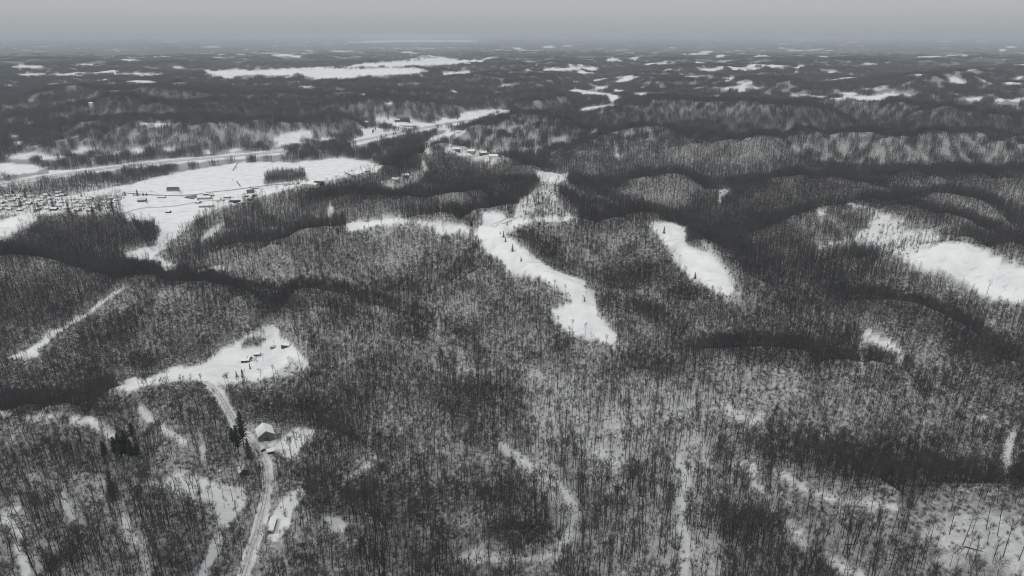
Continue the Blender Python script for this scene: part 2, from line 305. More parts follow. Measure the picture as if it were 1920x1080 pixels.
# ------------------------------------------------------------------ terrain
# ridges as seen from the air: crest points (u, v, height, v of the foot in front), depth of the far flank in metres
RIDGES = [
 ([(-150,495,42,620),(0,487,45,615),(100,490,45,605),(165,510,32,590),(250,550,8,600)], 110),
 ([(190,580,8,640),(240,545,33,690),(300,537,46,720),(400,545,46,700),(470,565,40,665),(540,610,8,650)], 110),
 ([(-100,430,30,490),(0,425,32,485),(100,405,36,485),(200,402,36,490),(300,440,10,480)], 150),
 ([(320,462,8,500),(400,400,30,470),(460,382,42,470),(500,366,48,470),(600,347,52,440),(700,325,56,420),(760,302,60,390),(830,284,60,350),(900,292,50,345),(1000,318,40,350)], 180),
 ([(560,400,20,430),(620,382,45,430),(700,366,55,425),(800,372,52,410),(900,360,50,405)], 120),
 ([(400,490,20,540),(470,462,42,550),(560,445,58,560),(700,425,68,580),(850,418,74,570),(950,412,76,540),(1010,410,72,500)], 120),
 ([(490,610,8,660),(550,575,32,720),(620,573,42,760),(700,600,42,780),(790,640,35,800),(880,690,18,800)], 95),
 ([(960,430,60,520),(1040,418,76,560),(1120,418,76,590),(1180,428,68,600),(1250,470,50,620),(1310,530,28,640)], 120),
 ([(1560,580,12,640),(1640,578,36,680),(1720,592,44,720),(1800,632,42,780),(1890,690,36,830),(2000,750,28,870)], 100),
 ([(1150,740,8,850),(1300,690,32,860),(1400,680,44,880),(1520,690,48,890),(1640,705,44,880),(1750,760,22,880)], 100),
 ([(1330,915,12,1060),(1450,925,32,1120),(1600,940,42,1150),(1750,952,50,1200),(1900,972,54,1250),(2080,1000,54,1300)], 130),
 ([(-120,820,20,950),(0,812,26,950),(130,790,30,900),(230,765,32,880),(330,745,30,880),(420,730,10,820)], 80),
 ([(1600,520,20,580),(1690,478,58,590),(1800,448,76,610),(1900,478,70,620),(2060,530,60,640)], 160),
 ([(1440,440,20,500),(1540,395,48,500),(1640,375,62,500),(1760,415,60,500),(1860,440,45,500)], 160),
 ([(1340,395,10,410),(1420,355,42,420),(1500,336,60,415),(1600,342,62,400),(1700,366,50,420),(1860,400,40,450)], 200),
 ([(1100,372,15,400),(1200,345,40,392),(1280,345,45,395),(1340,380,15,400)], 160),
 ([(1590,365,15,375),(1690,334,62,380),(1800,330,64,385),(1920,336,64,390),(2080,345,60,400)], 230),
 ([(1200,300,20,330),(1290,266,66,335),(1330,256,76,345),(1420,264,76,345),(1490,238,88,335),(1560,240,88,320),(1650,256,78,310),(1720,262,70,310),(1830,252,78,310),(1930,262,78,320),(2080,266,74,320)], 260),
 ([(1000,300,10,325),(1080,268,52,330),(1140,246,76,335),(1200,229,92,340),(1260,243,84,340),(1340,275,40,330)], 260),
 ([(830,272,10,290),(880,238,58,290),(955,216,84,305),(1020,225,78,305),(1120,250,54,300),(1180,268,20,300)], 280),
 ([(1100,222,15,240),(1160,200,60,240),(1240,177,104,244),(1330,183,104,250),(1440,197,96,245),(1540,208,70,235)], 400),
 ([(1480,220,20,236),(1560,200,70,232),(1660,205,80,240),(1780,203,104,240),(1900,214,88,242),(2080,216,80,240)], 400),
 ([(90,240,20,262),(160,208,66,245),(230,196,92,236),(330,201,80,226),(440,210,40,220)], 400),
 ([(-100,190,60,215),(30,195,30,200),(70,182,70,200),(130,171,88,202),(230,168,88,194),(380,175,80,190),(520,188,40,200)], 500),
 ([(40,265,15,290),(140,242,40,288),(250,234,50,292),(450,226,55,292),(600,226,54,285),(670,240,20,270)], 320),
 ([(560,240,10,262),(610,212,66,262),(660,218,62,262),(690,240,20,262)], 240),
 ([(620,215,20,230),(700,192,76,232),(800,190,80,232),(900,200,60,225),(960,215,20,220)], 420),
 ([(960,215,10,225),(1000,200,50,222),(1060,192,40,205),(1100,200,10,206)], 300),
 ([(1560,160,40,170),(1660,152,90,172),(1760,156,90,172),(1860,160,60,170)], 800),
]
SPURS = [ # ridges that run towards the camera: (u, v, height), half width in metres
 ([(1040,335,66),(1000,390,74),(945,430,76),(985,478,70),(1060,528,60),(1110,575,50),(1140,632,36),(1170,700,12)], 115),
 ([(1215,415,70),(1270,450,70),(1300,492,62),(1352,540,48),(1420,610,16)], 100),
 ([(1230,760,10),(1300,820,22),(1290,900,25),(1280,1000,30),(1270,1150,34)], 90),
 ([(560,1150,14),(640,1000,16),(760,900,18),(860,800,14)], 100),
 ([(60,1150,34),(120,1000,30),(200,900,24),(260,850,18)], 90),
 ([(950,800,8),(1000,860,22),(1060,960,26),(1100,1120,30)], 70),
]
NT_D, NR = 760, 720
th_d = np.linspace(R(-50), R(50), NT_D)
th = np.concatenate([th_d, np.linspace(R(50), R(310), 46)[1:-1]])
NT = len(th); r_ = np.exp(np.linspace(math.log(130.0), math.log(70000.0), NR))
TH, RR = np.meshgrid(th, r_)                  # [NR, NT]
X = np.sin(TH)*RR; Y = np.cos(TH)*RR
FLAT = Ras(0.0)
FLAT.poly([(0,296),(300,286),(520,272),(655,252),(880,214),(960,200),(960,216),(880,242),(760,280),(700,330),(560,355),(420,400),(330,470),(290,480),(240,420),(0,428)], 1.0)
FLAT.poly([(1050,160),(1100,150),(1240,170),(1200,185),(1080,212),(1040,200)], .8); FLAT.blur(14)
u0, v0 = project(X, Y, np.zeros_like(X)); flat = np.where(Y > 50, FLAT.get(u0, v0), 0)
warp = fbm(X/260, Y/260, 3, 3)*.028*RR + ss(1300, 2500, RR)*fbm(X/600, Y/600, 3, 5)*.09*RR
M4 = np.zeros_like(X)
thn = (TH + PI) % (2*PI) - PI
for pts, wf in RIDGES:
    P = np.array(pts, float); cx, cy = at_z(P[:,0], P[:,1], P[:,2]); fx, fy = at_z(P[:,0], P[:,3], 3.0)
    rc = np.hypot(cx, cy); rf = np.hypot(fx, fy); wn = np.maximum(rc - rf, P[:,2]*2.0); ta = np.arctan2(cx, cy)
    ext = R(2.5); ta = np.concatenate([[ta[0]-ext], ta, [ta[-1]+ext]]); z = np.concatenate([[0], P[:,2], [0]])
    rc = np.concatenate([[rc[0]], rc, [rc[-1]]]); wn = np.concatenate([[wn[0]], wn, [wn[-1]]])
    # smooth the profiles along the ridge
    tt = np.linspace(ta[0], ta[-1], 160); k = np.hanning(15); k /= k.sum()
    sm = lambda a: np.convolve(np.pad(np.interp(tt, ta, a), 7, mode='edge'), k, 'valid')
    zc = np.interp(thn, tt, sm(z), left=0, right=0); rcc = np.interp(thn, tt, sm(rc)); wnn = np.interp(thn, tt, sm(wn))
    d = RR + warp*.5 - rcc; t = np.where(d < 0, -d/(wnn*1.1), d/(wf*1.3)); t = np.clip(t, 0, 1)
    M4 += (zc*(1 + ss(1300, 2200, RR)*(.45*fbm(X/420, Y/420, 3, 47)))*.5*(1+np.cos(PI*t)))**5
for pts, w in SPURS:
    P = np.array(pts, float); cx, cy = at_z(P[:,0], P[:,1], P[:,2]); best = np.full_like(X, 1e9); zz = np.zeros_like(X)
    xw = X + warp; yw = Y + warp*.6
    for i in range(len(P)-1):
        dx, dy = cx[i+1]-cx[i], cy[i+1]-cy[i]; t = np.clip(((xw-cx[i])*dx+(yw-cy[i])*dy)/(dx*dx+dy*dy), 0, 1)
        q = np.hypot(xw-cx[i]-t*dx, yw-cy[i]-t*dy); m = q < best; best = np.where(m, q, best); zz = np.where(m, P[i,2]*(1-t)+P[i+1,2]*t, zz)
    M4 += (zz*np.exp(-(best/w)**2*.9))**5
Hh = M4**.2
near = 1 - ss(2200, 4200, RR)
big = fbm(X/900+5.3, Y/900+2.2, 4, 20); rid = 1 - np.abs(fbm(X/520, Y/520, 4, 30))*2.2
Hfar = 42 + 55*big + 34*rid*ss(-.3,.4,big) + 40*fbm(X/6000, Y/6000, 2, 44)
ravine = np.abs(fbm(X/150, Y/150, 4, 50))
Z = Hh*(.35+.65*near) + (1-near)*np.maximum(Hfar, 0)*1.0*(1-.6*ss(7000, 15000, RR))
rough = (1 - flat)
Z += rough*near*((18*fbm(X/230, Y/230, 4, 61) + 46*ss(1300, 2400, RR)*fbm(X/480, Y/480, 4, 62)) + 8 - 52*np.clip(.24-ravine, 0, 1)*ss(4, 26, Hh))*ss(150, 300, RR)
Z += rough*1.0*fbm(X/22, Y/22, 3, 71)*(1-ss(900, 2500, RR))*1.4
Z *= (1-.93*flat)
Z = np.minimum(Z, 190)
Z = np.where(RR > 3000, np.minimum(Z, 150 + 0*Z), Z)
def height(x, y):
    th_ = np.arctan2(x, y); r = np.hypot(x, y)
    fi = (th_ - th_d[0])/(th_d[1]-th_d[0]); fj = np.log(np.maximum(r, r_[0])/r_[0])/math.log(r_[1]/r_[0])
    i = np.clip(np.floor(fi).astype(int), 0, NT_D-2); j = np.clip(np.floor(fj).astype(int), 0, NR-2)
    a = np.clip(fi-i, 0, 1); b = np.clip(fj-j, 0, 1)
    return (Z[j,i]*(1-a)+Z[j,i+1]*a)*(1-b) + (Z[j+1,i]*(1-a)+Z[j+1,i+1]*a)*b
def hit(u, v):
    """the point of the ground seen at this pixel of the photograph"""
    x, y, dz = ray(u, v); t = np.concatenate([np.arange(150, 3000, 2.0), np.exp(np.linspace(math.log(3000), math.log(60000), 3000))])
    px, py, pz = x*t, y*t, CAM_H + dz*t; below = pz < height(px, py)
    k = int(np.argmax(below)) if below.any() else len(t)-1
    return float(px[k]), float(py[k]), float(height(px[k:k+1], py[k:k+1])[0])

# ------------------------------------------------------------------ materials
def mat(name):
    m = bpy.data.materials.new(name); m.use_nodes = True; t = m.node_tree; b = t.nodes['Principled BSDF']
    b.inputs['Specular IOR Level'].default_value = .2; b.inputs['Roughness'].default_value = .85
    return m, t, b
def noisy(name, c0, c1, scale, rough=.85, detail=5, lo=.35, hi=.65, obj=True):
    m, t, b = mat(name); n = N(t, 'ShaderNodeTexNoise'); n.inputs['Scale'].default_value = scale; n.inputs['Detail'].default_value = detail
    g = N(t, 'ShaderNodeNewGeometry'); t.links.new(g.outputs['Position'], n.inputs['Vector'])
    r = N(t, 'ShaderNodeValToRGB'); r.color_ramp.elements[0].position = lo; r.color_ramp.elements[1].position = hi
    r.color_ramp.elements[0].color = (*c0, 1); r.color_ramp.elements[1].color = (*c1, 1)
    t.links.new(n.outputs[0], r.inputs[0]); t.links.new(r.outputs[0], b.inputs['Base Color']); b.inputs['Roughness'].default_value = rough
    return m
def ground_material():
    m, t, b = mat('snowy_ground'); l = t.links.new
    b.inputs['Roughness'].default_value = .9; b.inputs['Specular IOR Level'].default_value = .15
    at = N(t, 'ShaderNodeAttribute'); at.attribute_name = 'wood'
    af = N(t, 'ShaderNodeAttribute'); af.attribute_name = 'canopy'
    g = N(t, 'ShaderNodeNewGeometry')
    def noise(s, d=5, vec=None, rough=.5):
        n = N(t, 'ShaderNodeTexNoise'); n.inputs['Scale'].default_value = s; n.inputs['Detail'].default_value = d; n.inputs['Roughness'].default_value = rough
        l(vec or g.outputs['Position'], n.inputs['Vector']); return n
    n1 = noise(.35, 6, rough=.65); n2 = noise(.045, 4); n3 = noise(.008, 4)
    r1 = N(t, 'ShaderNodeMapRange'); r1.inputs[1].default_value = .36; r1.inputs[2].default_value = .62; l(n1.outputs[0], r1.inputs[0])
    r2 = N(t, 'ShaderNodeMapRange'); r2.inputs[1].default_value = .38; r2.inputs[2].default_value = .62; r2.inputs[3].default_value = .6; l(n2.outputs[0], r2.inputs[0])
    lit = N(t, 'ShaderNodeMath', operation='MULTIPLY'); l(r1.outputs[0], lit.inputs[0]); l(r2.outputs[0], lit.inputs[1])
    # snow: clean in the open, faint drift tone
    sn = N(t, 'ShaderNodeValToRGB'); sn.color_ramp.elements[0].position = .3; sn.color_ramp.elements[1].position = .6
    sn.color_ramp.elements[0].color = (.70,.71,.73,1); sn.color_ramp.elements[1].color = (.83,.835,.84,1)
    l(n2.outputs[0], sn.inputs[0])
    # weeds poking through the open snow, streaked
    mpn = N(t, 'ShaderNodeMapping'); mpn.inputs['Rotation'].default_value = (0, 0, .5); mpn.inputs['Scale'].default_value = (.03, .16, .1); l(g.outputs['Position'], mpn.inputs[0])
    n4 = noise(1.0, 7, mpn.outputs[0], .7); r4 = N(t, 'ShaderNodeMapRange'); r4.inputs[1].default_value = .56; r4.inputs[2].default_value = .74; r4.inputs[4].default_value = .5; l(n4.outputs[0], r4.inputs[0])
    mxw = N(t, 'ShaderNodeMix', data_type='RGBA'); l(r4.outputs[0], mxw.inputs[0]); l(sn.outputs[0], mxw.inputs[6]); mxw.inputs[7].default_value = (.30,.28,.26,1)
    # leaf litter and brush under the trees, deepened to carry canopy shade
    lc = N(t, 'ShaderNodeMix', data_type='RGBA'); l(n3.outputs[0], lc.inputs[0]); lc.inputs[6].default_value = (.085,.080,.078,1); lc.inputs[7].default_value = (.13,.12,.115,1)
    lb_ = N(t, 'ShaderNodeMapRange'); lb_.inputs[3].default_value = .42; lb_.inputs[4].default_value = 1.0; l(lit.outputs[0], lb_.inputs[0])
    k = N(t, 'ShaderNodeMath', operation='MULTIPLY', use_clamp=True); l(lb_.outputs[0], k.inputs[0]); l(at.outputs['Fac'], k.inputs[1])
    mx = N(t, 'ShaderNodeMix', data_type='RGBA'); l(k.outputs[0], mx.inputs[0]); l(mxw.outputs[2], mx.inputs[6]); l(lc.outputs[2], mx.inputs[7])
    # far woods seen as one dark cover, shade among crowns in the colour
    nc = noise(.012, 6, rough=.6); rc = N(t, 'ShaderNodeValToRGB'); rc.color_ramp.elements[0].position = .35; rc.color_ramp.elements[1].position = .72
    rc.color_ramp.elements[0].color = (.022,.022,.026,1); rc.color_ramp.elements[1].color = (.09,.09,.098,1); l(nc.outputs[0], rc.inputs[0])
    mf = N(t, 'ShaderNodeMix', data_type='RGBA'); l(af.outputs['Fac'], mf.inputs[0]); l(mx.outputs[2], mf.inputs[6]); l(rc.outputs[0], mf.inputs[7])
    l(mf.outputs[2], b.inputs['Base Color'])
    bp = N(t, 'ShaderNodeBump'); bp.inputs['Strength'].default_value = .35; bp.inputs['Distance'].default_value = 1.0; l(n1.outputs[0], bp.inputs['Height']); l(bp.outputs[0], b.inputs['Normal'])
    return m
M = {
 'ground': ground_material(),
 'bark': noisy('bark', (.032,.030,.031), (.062,.058,.058), .06, .9),
 'twig': noisy('twig', (.042,.040,.042), (.085,.080,.082), .03, .9),
 'pale_bark': noisy('pale_bark', (.30,.29,.28), (.42,.41,.40), 2.0),
 'needle': noisy('needle', (.014,.020,.018), (.040,.050,.042), .4, .8),
 'snow': noisy('roof_snow', (.72,.73,.75), (.84,.845,.85), .5, .8),
 'thin_snow': noisy('thin_snow', (.42,.42,.43), (.72,.73,.74), .6, .8),
 'dark_wood': noisy('dark_wood', (.035,.034,.036), (.075,.072,.072), 1.2),
 'grey_wall': noisy('grey_wall', (.10,.10,.105), (.15,.15,.155), .8),
 'pale_wall': noisy('pale_wall', (.52,.52,.50), (.66,.65,.63), .5),
 'mid_wall': noisy('mid_wall', (.20,.195,.19), (.30,.29,.28), .5),
 'tan_wall': noisy('tan_wall', (.30,.26,.20), (.42,.37,.30), .5),
 'dark_roof': noisy('dark_roof', (.055,.055,.06), (.12,.12,.125), .6),
 'blue_metal': noisy('blue_metal', (.018,.03,.065), (.03,.045,.09), .5, .5),
 'glass': noisy('window_glass', (.015,.018,.022), (.04,.045,.05), .5, .15),
 'asphalt': noisy('wet_asphalt', (.08,.08,.083), (.22,.22,.225), .06),
 'packed': noisy('packed_snow', (.46,.455,.455), (.70,.695,.69), .25),
 'verge': noisy('verge_snow', (.62,.62,.63), (.80,.80,.81), .12),
 'track': noisy('tyre_track', (.20,.195,.19), (.45,.44,.43), .18),
 'steel': noisy('galvanised_steel', (.30,.31,.32), (.45,.46,.47), 1.0, .5),
 'brush': noisy('brush', (.036,.033,.034), (.075,.068,.068), .05),
}

# ------------------------------------------------------------------ ground sheet
def wild_open(x, y):
    r = np.hypot(x, y); q = fbm(x/430 + 31.0, y/300 + 9.0, 3, 120) + .35*fbm(x/2600, y/2600, 2, 124)
    return 1 - ss(.33, .40, q)*ss(2900, 4200, r)*.95
def build_ground():
    nv = NR*NT + 1
    V = np.empty((nv, 3), np.float32); V[:-1,0] = X.ravel(); V[:-1,1] = Y.ravel(); V[:-1,2] = Z.ravel(); V[-1] = (0, 0, float(Z[0].mean()))
    j, i = np.mgrid[0:NR-1, 0:NT]; i2 = (i+1) % NT
    a = (j*NT+i).ravel(); b = (j*NT+i2).ravel(); c = ((j+1)*NT+i2).ravel(); d = ((j+1)*NT+i).ravel()
    Q = np.stack([a, d, c, b], 1).astype(np.int32)
    ii = np.arange(NT); T = np.stack([np.full(NT, nv-1), ii, (ii+1) % NT], 1).astype(np.int32)
    loops = np.concatenate([Q.ravel(), T.ravel()]); nq, ntr = len(Q), len(T)
    me = bpy.data.meshes.new('snowy_ground'); me.vertices.add(nv); me.loops.add(len(loops)); me.polygons.add(nq+ntr)
    me.vertices.foreach_set('co', V.ravel()); me.loops.foreach_set('vertex_index', loops)
    ls = np.concatenate([np.arange(nq)*4, nq*4 + np.arange(ntr)*3]).astype(np.int32); me.polygons.foreach_set('loop_start', ls)
    me.polygons.foreach_set('use_smooth', np.ones(nq+ntr, bool))
    me.update(calc_edges=True)
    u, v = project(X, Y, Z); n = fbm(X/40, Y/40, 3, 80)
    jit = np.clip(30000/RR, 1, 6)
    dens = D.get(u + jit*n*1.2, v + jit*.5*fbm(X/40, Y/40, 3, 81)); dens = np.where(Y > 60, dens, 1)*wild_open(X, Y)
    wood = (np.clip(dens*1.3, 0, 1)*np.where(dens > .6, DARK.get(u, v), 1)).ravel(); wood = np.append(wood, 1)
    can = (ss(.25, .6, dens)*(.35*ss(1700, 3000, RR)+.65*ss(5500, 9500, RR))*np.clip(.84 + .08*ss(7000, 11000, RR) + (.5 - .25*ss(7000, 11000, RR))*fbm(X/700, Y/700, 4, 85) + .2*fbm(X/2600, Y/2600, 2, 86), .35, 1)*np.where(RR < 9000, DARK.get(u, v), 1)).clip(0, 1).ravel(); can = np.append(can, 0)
    for nm, arr in (('wood', wood), ('canopy', can)):
        at = me.attributes.new(nm, 'FLOAT', 'POINT'); at.data.foreach_set('value', arr.astype(np.float32))
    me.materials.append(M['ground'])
    o = bpy.data.objects.new('terrain', me); col.objects.link(o)
    tag(o, 'rolling snow-covered hills and valley floor reaching to the hazy horizon', kind='structure')
build_ground()

# ------------------------------------------------------------------ air
hz = MB(); hz.box(-75000, 75000, -75000, 75000, -60, 342)
mh = bpy.data.materials.new('haze'); mh.use_nodes = True; mh.node_tree.nodes.clear()
pv = N(mh.node_tree, 'ShaderNodeVolumePrincipled'); mo = N(mh.node_tree, 'ShaderNodeOutputMaterial')
pv.inputs['Color'].default_value = (.715, .78, .85, 1); pv.inputs['Density'].default_value = 5.7e-5; pv.inputs['Anisotropy'].default_value = 0.0
mh.node_tree.links.new(pv.outputs[0], mo.inputs['Volume'])
tag(hz.build('haze', mh), 'thin grey winter haze over the whole country', kind='stuff')

# ------------------------------------------------------------------ tree models
def vec(az, el): return np.array((math.cos(az)*math.cos(el), math.sin(az)*math.cos(el), math.sin(el)))
def bare_tree(seed, H=21.0, spread=1.0, first=.42, thick=1.0, lod=0, twigs=7):
    """forking crown: trunk, leaders, limbs, then sprays of twigs"""
    rd = random.Random(seed); tr = MB(); cw = MB()
    def turn(d, ang, az):
        a = np.cross(d, (0, 0, 1) if abs(d[2]) < .95 else (1, 0, 0)); a /= np.linalg.norm(a); c = np.cross(d, a)
        return d*math.cos(ang) + (a*math.cos(az) + c*math.sin(az))*math.sin(ang)
    def spray(p, d, L, n, w):
        for _ in range(n):
            dd = turn(d, rd.uniform(.1, .95), rd.uniform(0, 6.28)); dd[2] += .15
            t0 = p - d*L*rd.uniform(0, .9); cw.tri(t0, t0 + dd*L*rd.uniform(.6, 1.3), w, (rd.uniform(-1,1), rd.uniform(-1,1), rd.uniform(-1,1)))
    def grow(p, d, L, r, depth):
        bend = turn(d, rd.uniform(0, .14), rd.uniform(0, 6.28)); m = p + d*L*.5; q = m + bend*L*.5; r1 = r*.62
        if lod == 0 or depth <= 1: cw.tube(p, m, r, (r+r1)/2, 4 if depth < 2 else 3); cw.tube(m, q, (r+r1)/2, r1, 4 if depth < 2 else 3)
        else: cw.tri(p, q, r*2.6, (rd.uniform(-1,1), rd.uniform(-1,1), 0))
        if depth == 3: spray(q, bend, L*.85, twigs, .055 if lod == 0 else .08); return
        k = rd.choice((2, 3, 3)) if depth < 2 else 3
        a0 = rd.uniform(0, 6.28)
        for i in range(k):
            ang = (rd.uniform(.22, .55) if i else rd.uniform(.05, .25))*spread*(1.15 if depth > 1 else 1)
            dd = turn(bend, ang, a0 + 6.28*i/k + rd.uniform(-.4, .4)); dd[2] += .12; dd /= np.linalg.norm(dd)
            grow(q, dd, L*rd.uniform(.55, .8), r1*rd.uniform(.7, .95), depth+1)
        for i in range(2 if depth else 1):
            w = rd.uniform(.35, .85); b = p*(1-w) + q*w; dd = turn(d, rd.uniform(.6, 1.1)*spread**.5, rd.uniform(0, 6.28)); dd[2] = abs(dd[2])*.8 + .1; dd /= np.linalg.norm(dd)
            grow(b, dd, L*rd.uniform(.35, .6), r*.4, max(depth+1, 2))
    n = 4 if lod == 0 else 2; L = H*first; p = np.array((0., 0., -1.)); d = turn(np.array((0., 0., 1.)), rd.uniform(0, .05), rd.uniform(0, 6.28)); r0 = .195*thick*H/20
    for i in range(n):
        q = p + d*(L+1)/n; tr.tube(p, q, r0*(1-.35*i/n), r0*(1-.35*(i+1)/n), 5 if lod == 0 else 3); p = q; d = turn(d, rd.uniform(0, .06), rd.uniform(0, 6.28))
    rt = r0*.65; k = rd.choice((2, 2, 3)); a0 = rd.uniform(0, 6.28)
    for i in range(k):
        dd = turn(d, (rd.uniform(.04, .16) if i == 0 else rd.uniform(.22, .42))*spread, a0 + 6.28*i/k)
        grow(p, dd, H*(1-first)*(.42 if i == 0 else .36), rt*(.85 if i == 0 else .65), 1)
    for i in range(3):
        w = rd.uniform(.55, .95); b = np.array((0, 0, L*w)); grow(b, vec(rd.uniform(0, 6.28), R(rd.uniform(15, 50))), H*.09, rt*.3, 3)
    return tr, cw
def join(*parts):
    o = MB()
    for k, p in enumerate(parts):
        b = len(o.v); o.v += p.v; o.f += [tuple(i+b for i in f) for f in p.f]; o.m += [k]*len(p.f)
    return o
def shrub(seed, H=3.0):
    rd = random.Random(seed); m = MB()
    for i in range(16):
        az = rd.uniform(0, 6.28); b = np.array((rd.uniform(-.5,.5), rd.uniform(-.5,.5), -.2)); e_ = b + vec(az, R(rd.uniform(35, 85)))*H*rd.uniform(.6, 1.1)
        m.tube(b, e_, .035, .01, 3)
        for _ in range(9):
            w = rd.uniform(.25, 1); t0 = b*(1-w)+e_*w; m.tri(t0, t0+vec(rd.uniform(0,6.28), R(rd.uniform(-5,75)))*rd.uniform(.5,1.2), .05, (rd.uniform(-1,1), rd.uniform(-1,1), .3))
    return m
def conifer(seed, H=18.0, spread=3.6, first=.14, pine=False):
    rd = random.Random(seed); tr = MB(); fo = MB(); pts = [np.array((0., 0., -.8))]
    for k in range(1, 6): pts.append(np.array((rd.uniform(-.15, .15), rd.uniform(-.15, .15), H*k/5)))
    for k in range(5): tr.tube(pts[k], pts[k+1], .30*(1-k/5.2), .30*(1-(k+1)/5.2), 6)
    levels = int(H*1.25); az = 0
    for i in range(levels):
        f = first + (1-first)*(i/levels); h = H*f; L0 = spread*((1-f)**(.55 if pine else .85))*(1 if not pine else rd.uniform(.65, 1.15)) + .25
        for b in range(6 if not pine else 5):
            az += 6.28/6 + rd.uniform(-.35, .35); ln = L0*rd.uniform(.75, 1.12); el = R(rd.uniform(-16, 6) if not pine else rd.uniform(0, 28)); d = vec(az, el)
            p = np.array((0, 0, h + rd.uniform(-.3, .3))); e_ = p + d*ln; tr.tube(p, e_, .05, .015, 3)
            side = np.cross(d, (0, 0, 1)); nn = max(3, int(ln*3.2))
            for k in range(nn):
                q = (k+.7)/nn; c = p*(1-q)+e_*q; wl = (.75 if pine else .62)*(1.15-q*.6)*rd.uniform(.7, 1.2)
                for sgn in (-1, 1):
                    tip = c + (side*sgn*rd.uniform(.6, 1) + d*.55)*wl + np.array((0, 0, rd.uniform(-.28, .12 if not pine else .3)))
                    fo.tri(c, tip, .42, (rd.uniform(-.5,.5), rd.uniform(-.5,.5), 1))
                    fo.tri(c + d*.15, tip + np.array((0, 0, rd.uniform(-.3, .1))), .30, (side[0], side[1], rd.uniform(-.3, .3)))
    return tr, fo

NV = 7
SPEC = [(20, .95, .50), (22, .75, .60), (17, 1.3, .38), (21, .7, .56), (16, 1.0, .42), (22, 1.05, .55), (13, .85, .36)]
TREES = [bare_tree(100+k, H=a, spread=b, first=c, twigs=9) for k, (a, b, c) in enumerate(SPEC)]
trunk_me = [t.mesh('trunk', M['bark']) for t, _ in TREES]; crown_me = [c.mesh('crown', M['twig']) for _, c in TREES]

# ------------------------------------------------------------------ where the trees stand
def scatter(cell, r0, r1, seed, margin=400, tall=20.0, jit_px=4.5, thr=True):
    xm = r1*1.0 + 100; rg = np.random.default_rng(seed)
    gx = np.arange(-xm, xm, cell); gy = np.arange(r0*.45, r1, cell); A, B = np.meshgrid(gx, gy)
    A = (A + rg.uniform(-.5, .5, A.shape)*cell*1.15).ravel(); B = (B + rg.uniform(-.5, .5, B.shape)*cell*1.15).ravel()
    r = np.hypot(A, B); k = (r >= r0) & (r < r1) & (np.abs(A) < B*1.3 + 150); A, B = A[k], B[k]
    z = height(A, B); u, v = project(A, B, z); k = (u > -margin) & (u < RW+margin) & (v > 0) & (v < RH + min(margin, 260))
    A, B, z, u, v = A[k], B[k], z[k], u[k], v[k]
    if not thr: return A, B, z, u, v, rg
    nx = .7*fbm(A/35, B/35, 3, 90) + .8*fbm(A/9, B/9, 2, 92); ny = .7*fbm(A/35, B/35, 3, 91) + .8*fbm(A/9, B/9, 2, 93); d0 = D.get(u + nx*jit_px*2, v + ny*jit_px)
    u2, v2 = project(A, B, z + tall*.55); d1 = D.get(u2 + nx*jit_px, v2 + ny*jit_px*.5)
    u3, v3 = project(A, B, z + tall*.9); d2 = D.get(u3 + nx*jit_px, v3 + ny*jit_px*.5)
    dens = np.minimum(d0, np.minimum(.04 + d1, .25 + d2)) * np.where(d0 < .99, 1, DARK.get(u, v))
    dens = np.where(d0 > 1.01, d0, dens)
    if r1 > 3000: dens = dens*wild_open(A, B)
    return A, B, z, u, v, rg, dens
def gn_instancer(name, pts, rot, scl, vi, coll, label, cat):
    me = bpy.data.meshes.new(name); me.vertices.add(len(pts)); me.vertices.foreach_set('co', pts.astype(np.float32).ravel())
    a = me.attributes.new('rot', 'FLOAT_VECTOR', 'POINT'); a.data.foreach_set('vector', rot.astype(np.float32).ravel())
    a = me.attributes.new('scl', 'FLOAT_VECTOR', 'POINT'); a.data.foreach_set('vector', scl.astype(np.float32).ravel())
    a = me.attributes.new('vi', 'INT', 'POINT'); a.data.foreach_set('value', vi.astype(np.int32))
    o = bpy.data.objects.new(name, me); col.objects.link(o)
    g = bpy.data.node_groups.new(name, 'GeometryNodeTree')
    g.interface.new_socket('Geometry', in_out='INPUT', socket_type='NodeSocketGeometry'); g.interface.new_socket('Geometry', in_out='OUTPUT', socket_type='NodeSocketGeometry')
    gi = g.nodes.new('NodeGroupInput'); go = g.nodes.new('NodeGroupOutput'); ip = g.nodes.new('GeometryNodeInstanceOnPoints')
    ci = g.nodes.new('GeometryNodeCollectionInfo'); ci.inputs['Collection'].default_value = coll; ci.inputs['Separate Children'].default_value = True; ci.inputs['Reset Children'].default_value = True
    mp_ = g.nodes.new('GeometryNodeMeshToPoints')
    def na(nm, dt):
        n = g.nodes.new('GeometryNodeInputNamedAttribute'); n.data_type = dt; n.inputs['Name'].default_value = nm; return n
    r = na('rot', 'FLOAT_VECTOR'); s = na('scl', 'FLOAT_VECTOR'); v = na('vi', 'INT'); e2r = g.nodes.new('FunctionNodeEulerToRotation')
    l = g.links.new; l(gi.outputs[0], ip.inputs['Points']); l(ci.outputs[0], ip.inputs['Instance']); ip.inputs['Pick Instance'].default_value = True
    l(v.outputs['Attribute'], ip.inputs['Instance Index']); l(r.outputs['Attribute'], e2r.inputs[0]); l(e2r.outputs[0], ip.inputs['Rotation']); l(s.outputs['Attribute'], ip.inputs['Scale']); l(ip.outputs[0], go.inputs[0])
    md = o.modifiers.new('scatter', 'NODES'); md.node_group = g
    return tag(o, label, cat, kind='stuff')
def kit(name, meshes):
    c = bpy.data.collections.new(name)
    for k, me in enumerate(meshes):
        o = bpy.data.objects.new('%s_%02d' % (name, k), me); c.objects.link(o)
    return c
def tilts(rg, n, a=.05): return np.stack([rg.normal(0, a, n), rg.normal(0, a, n), rg.uniform(0, 2*PI, n)], 1)

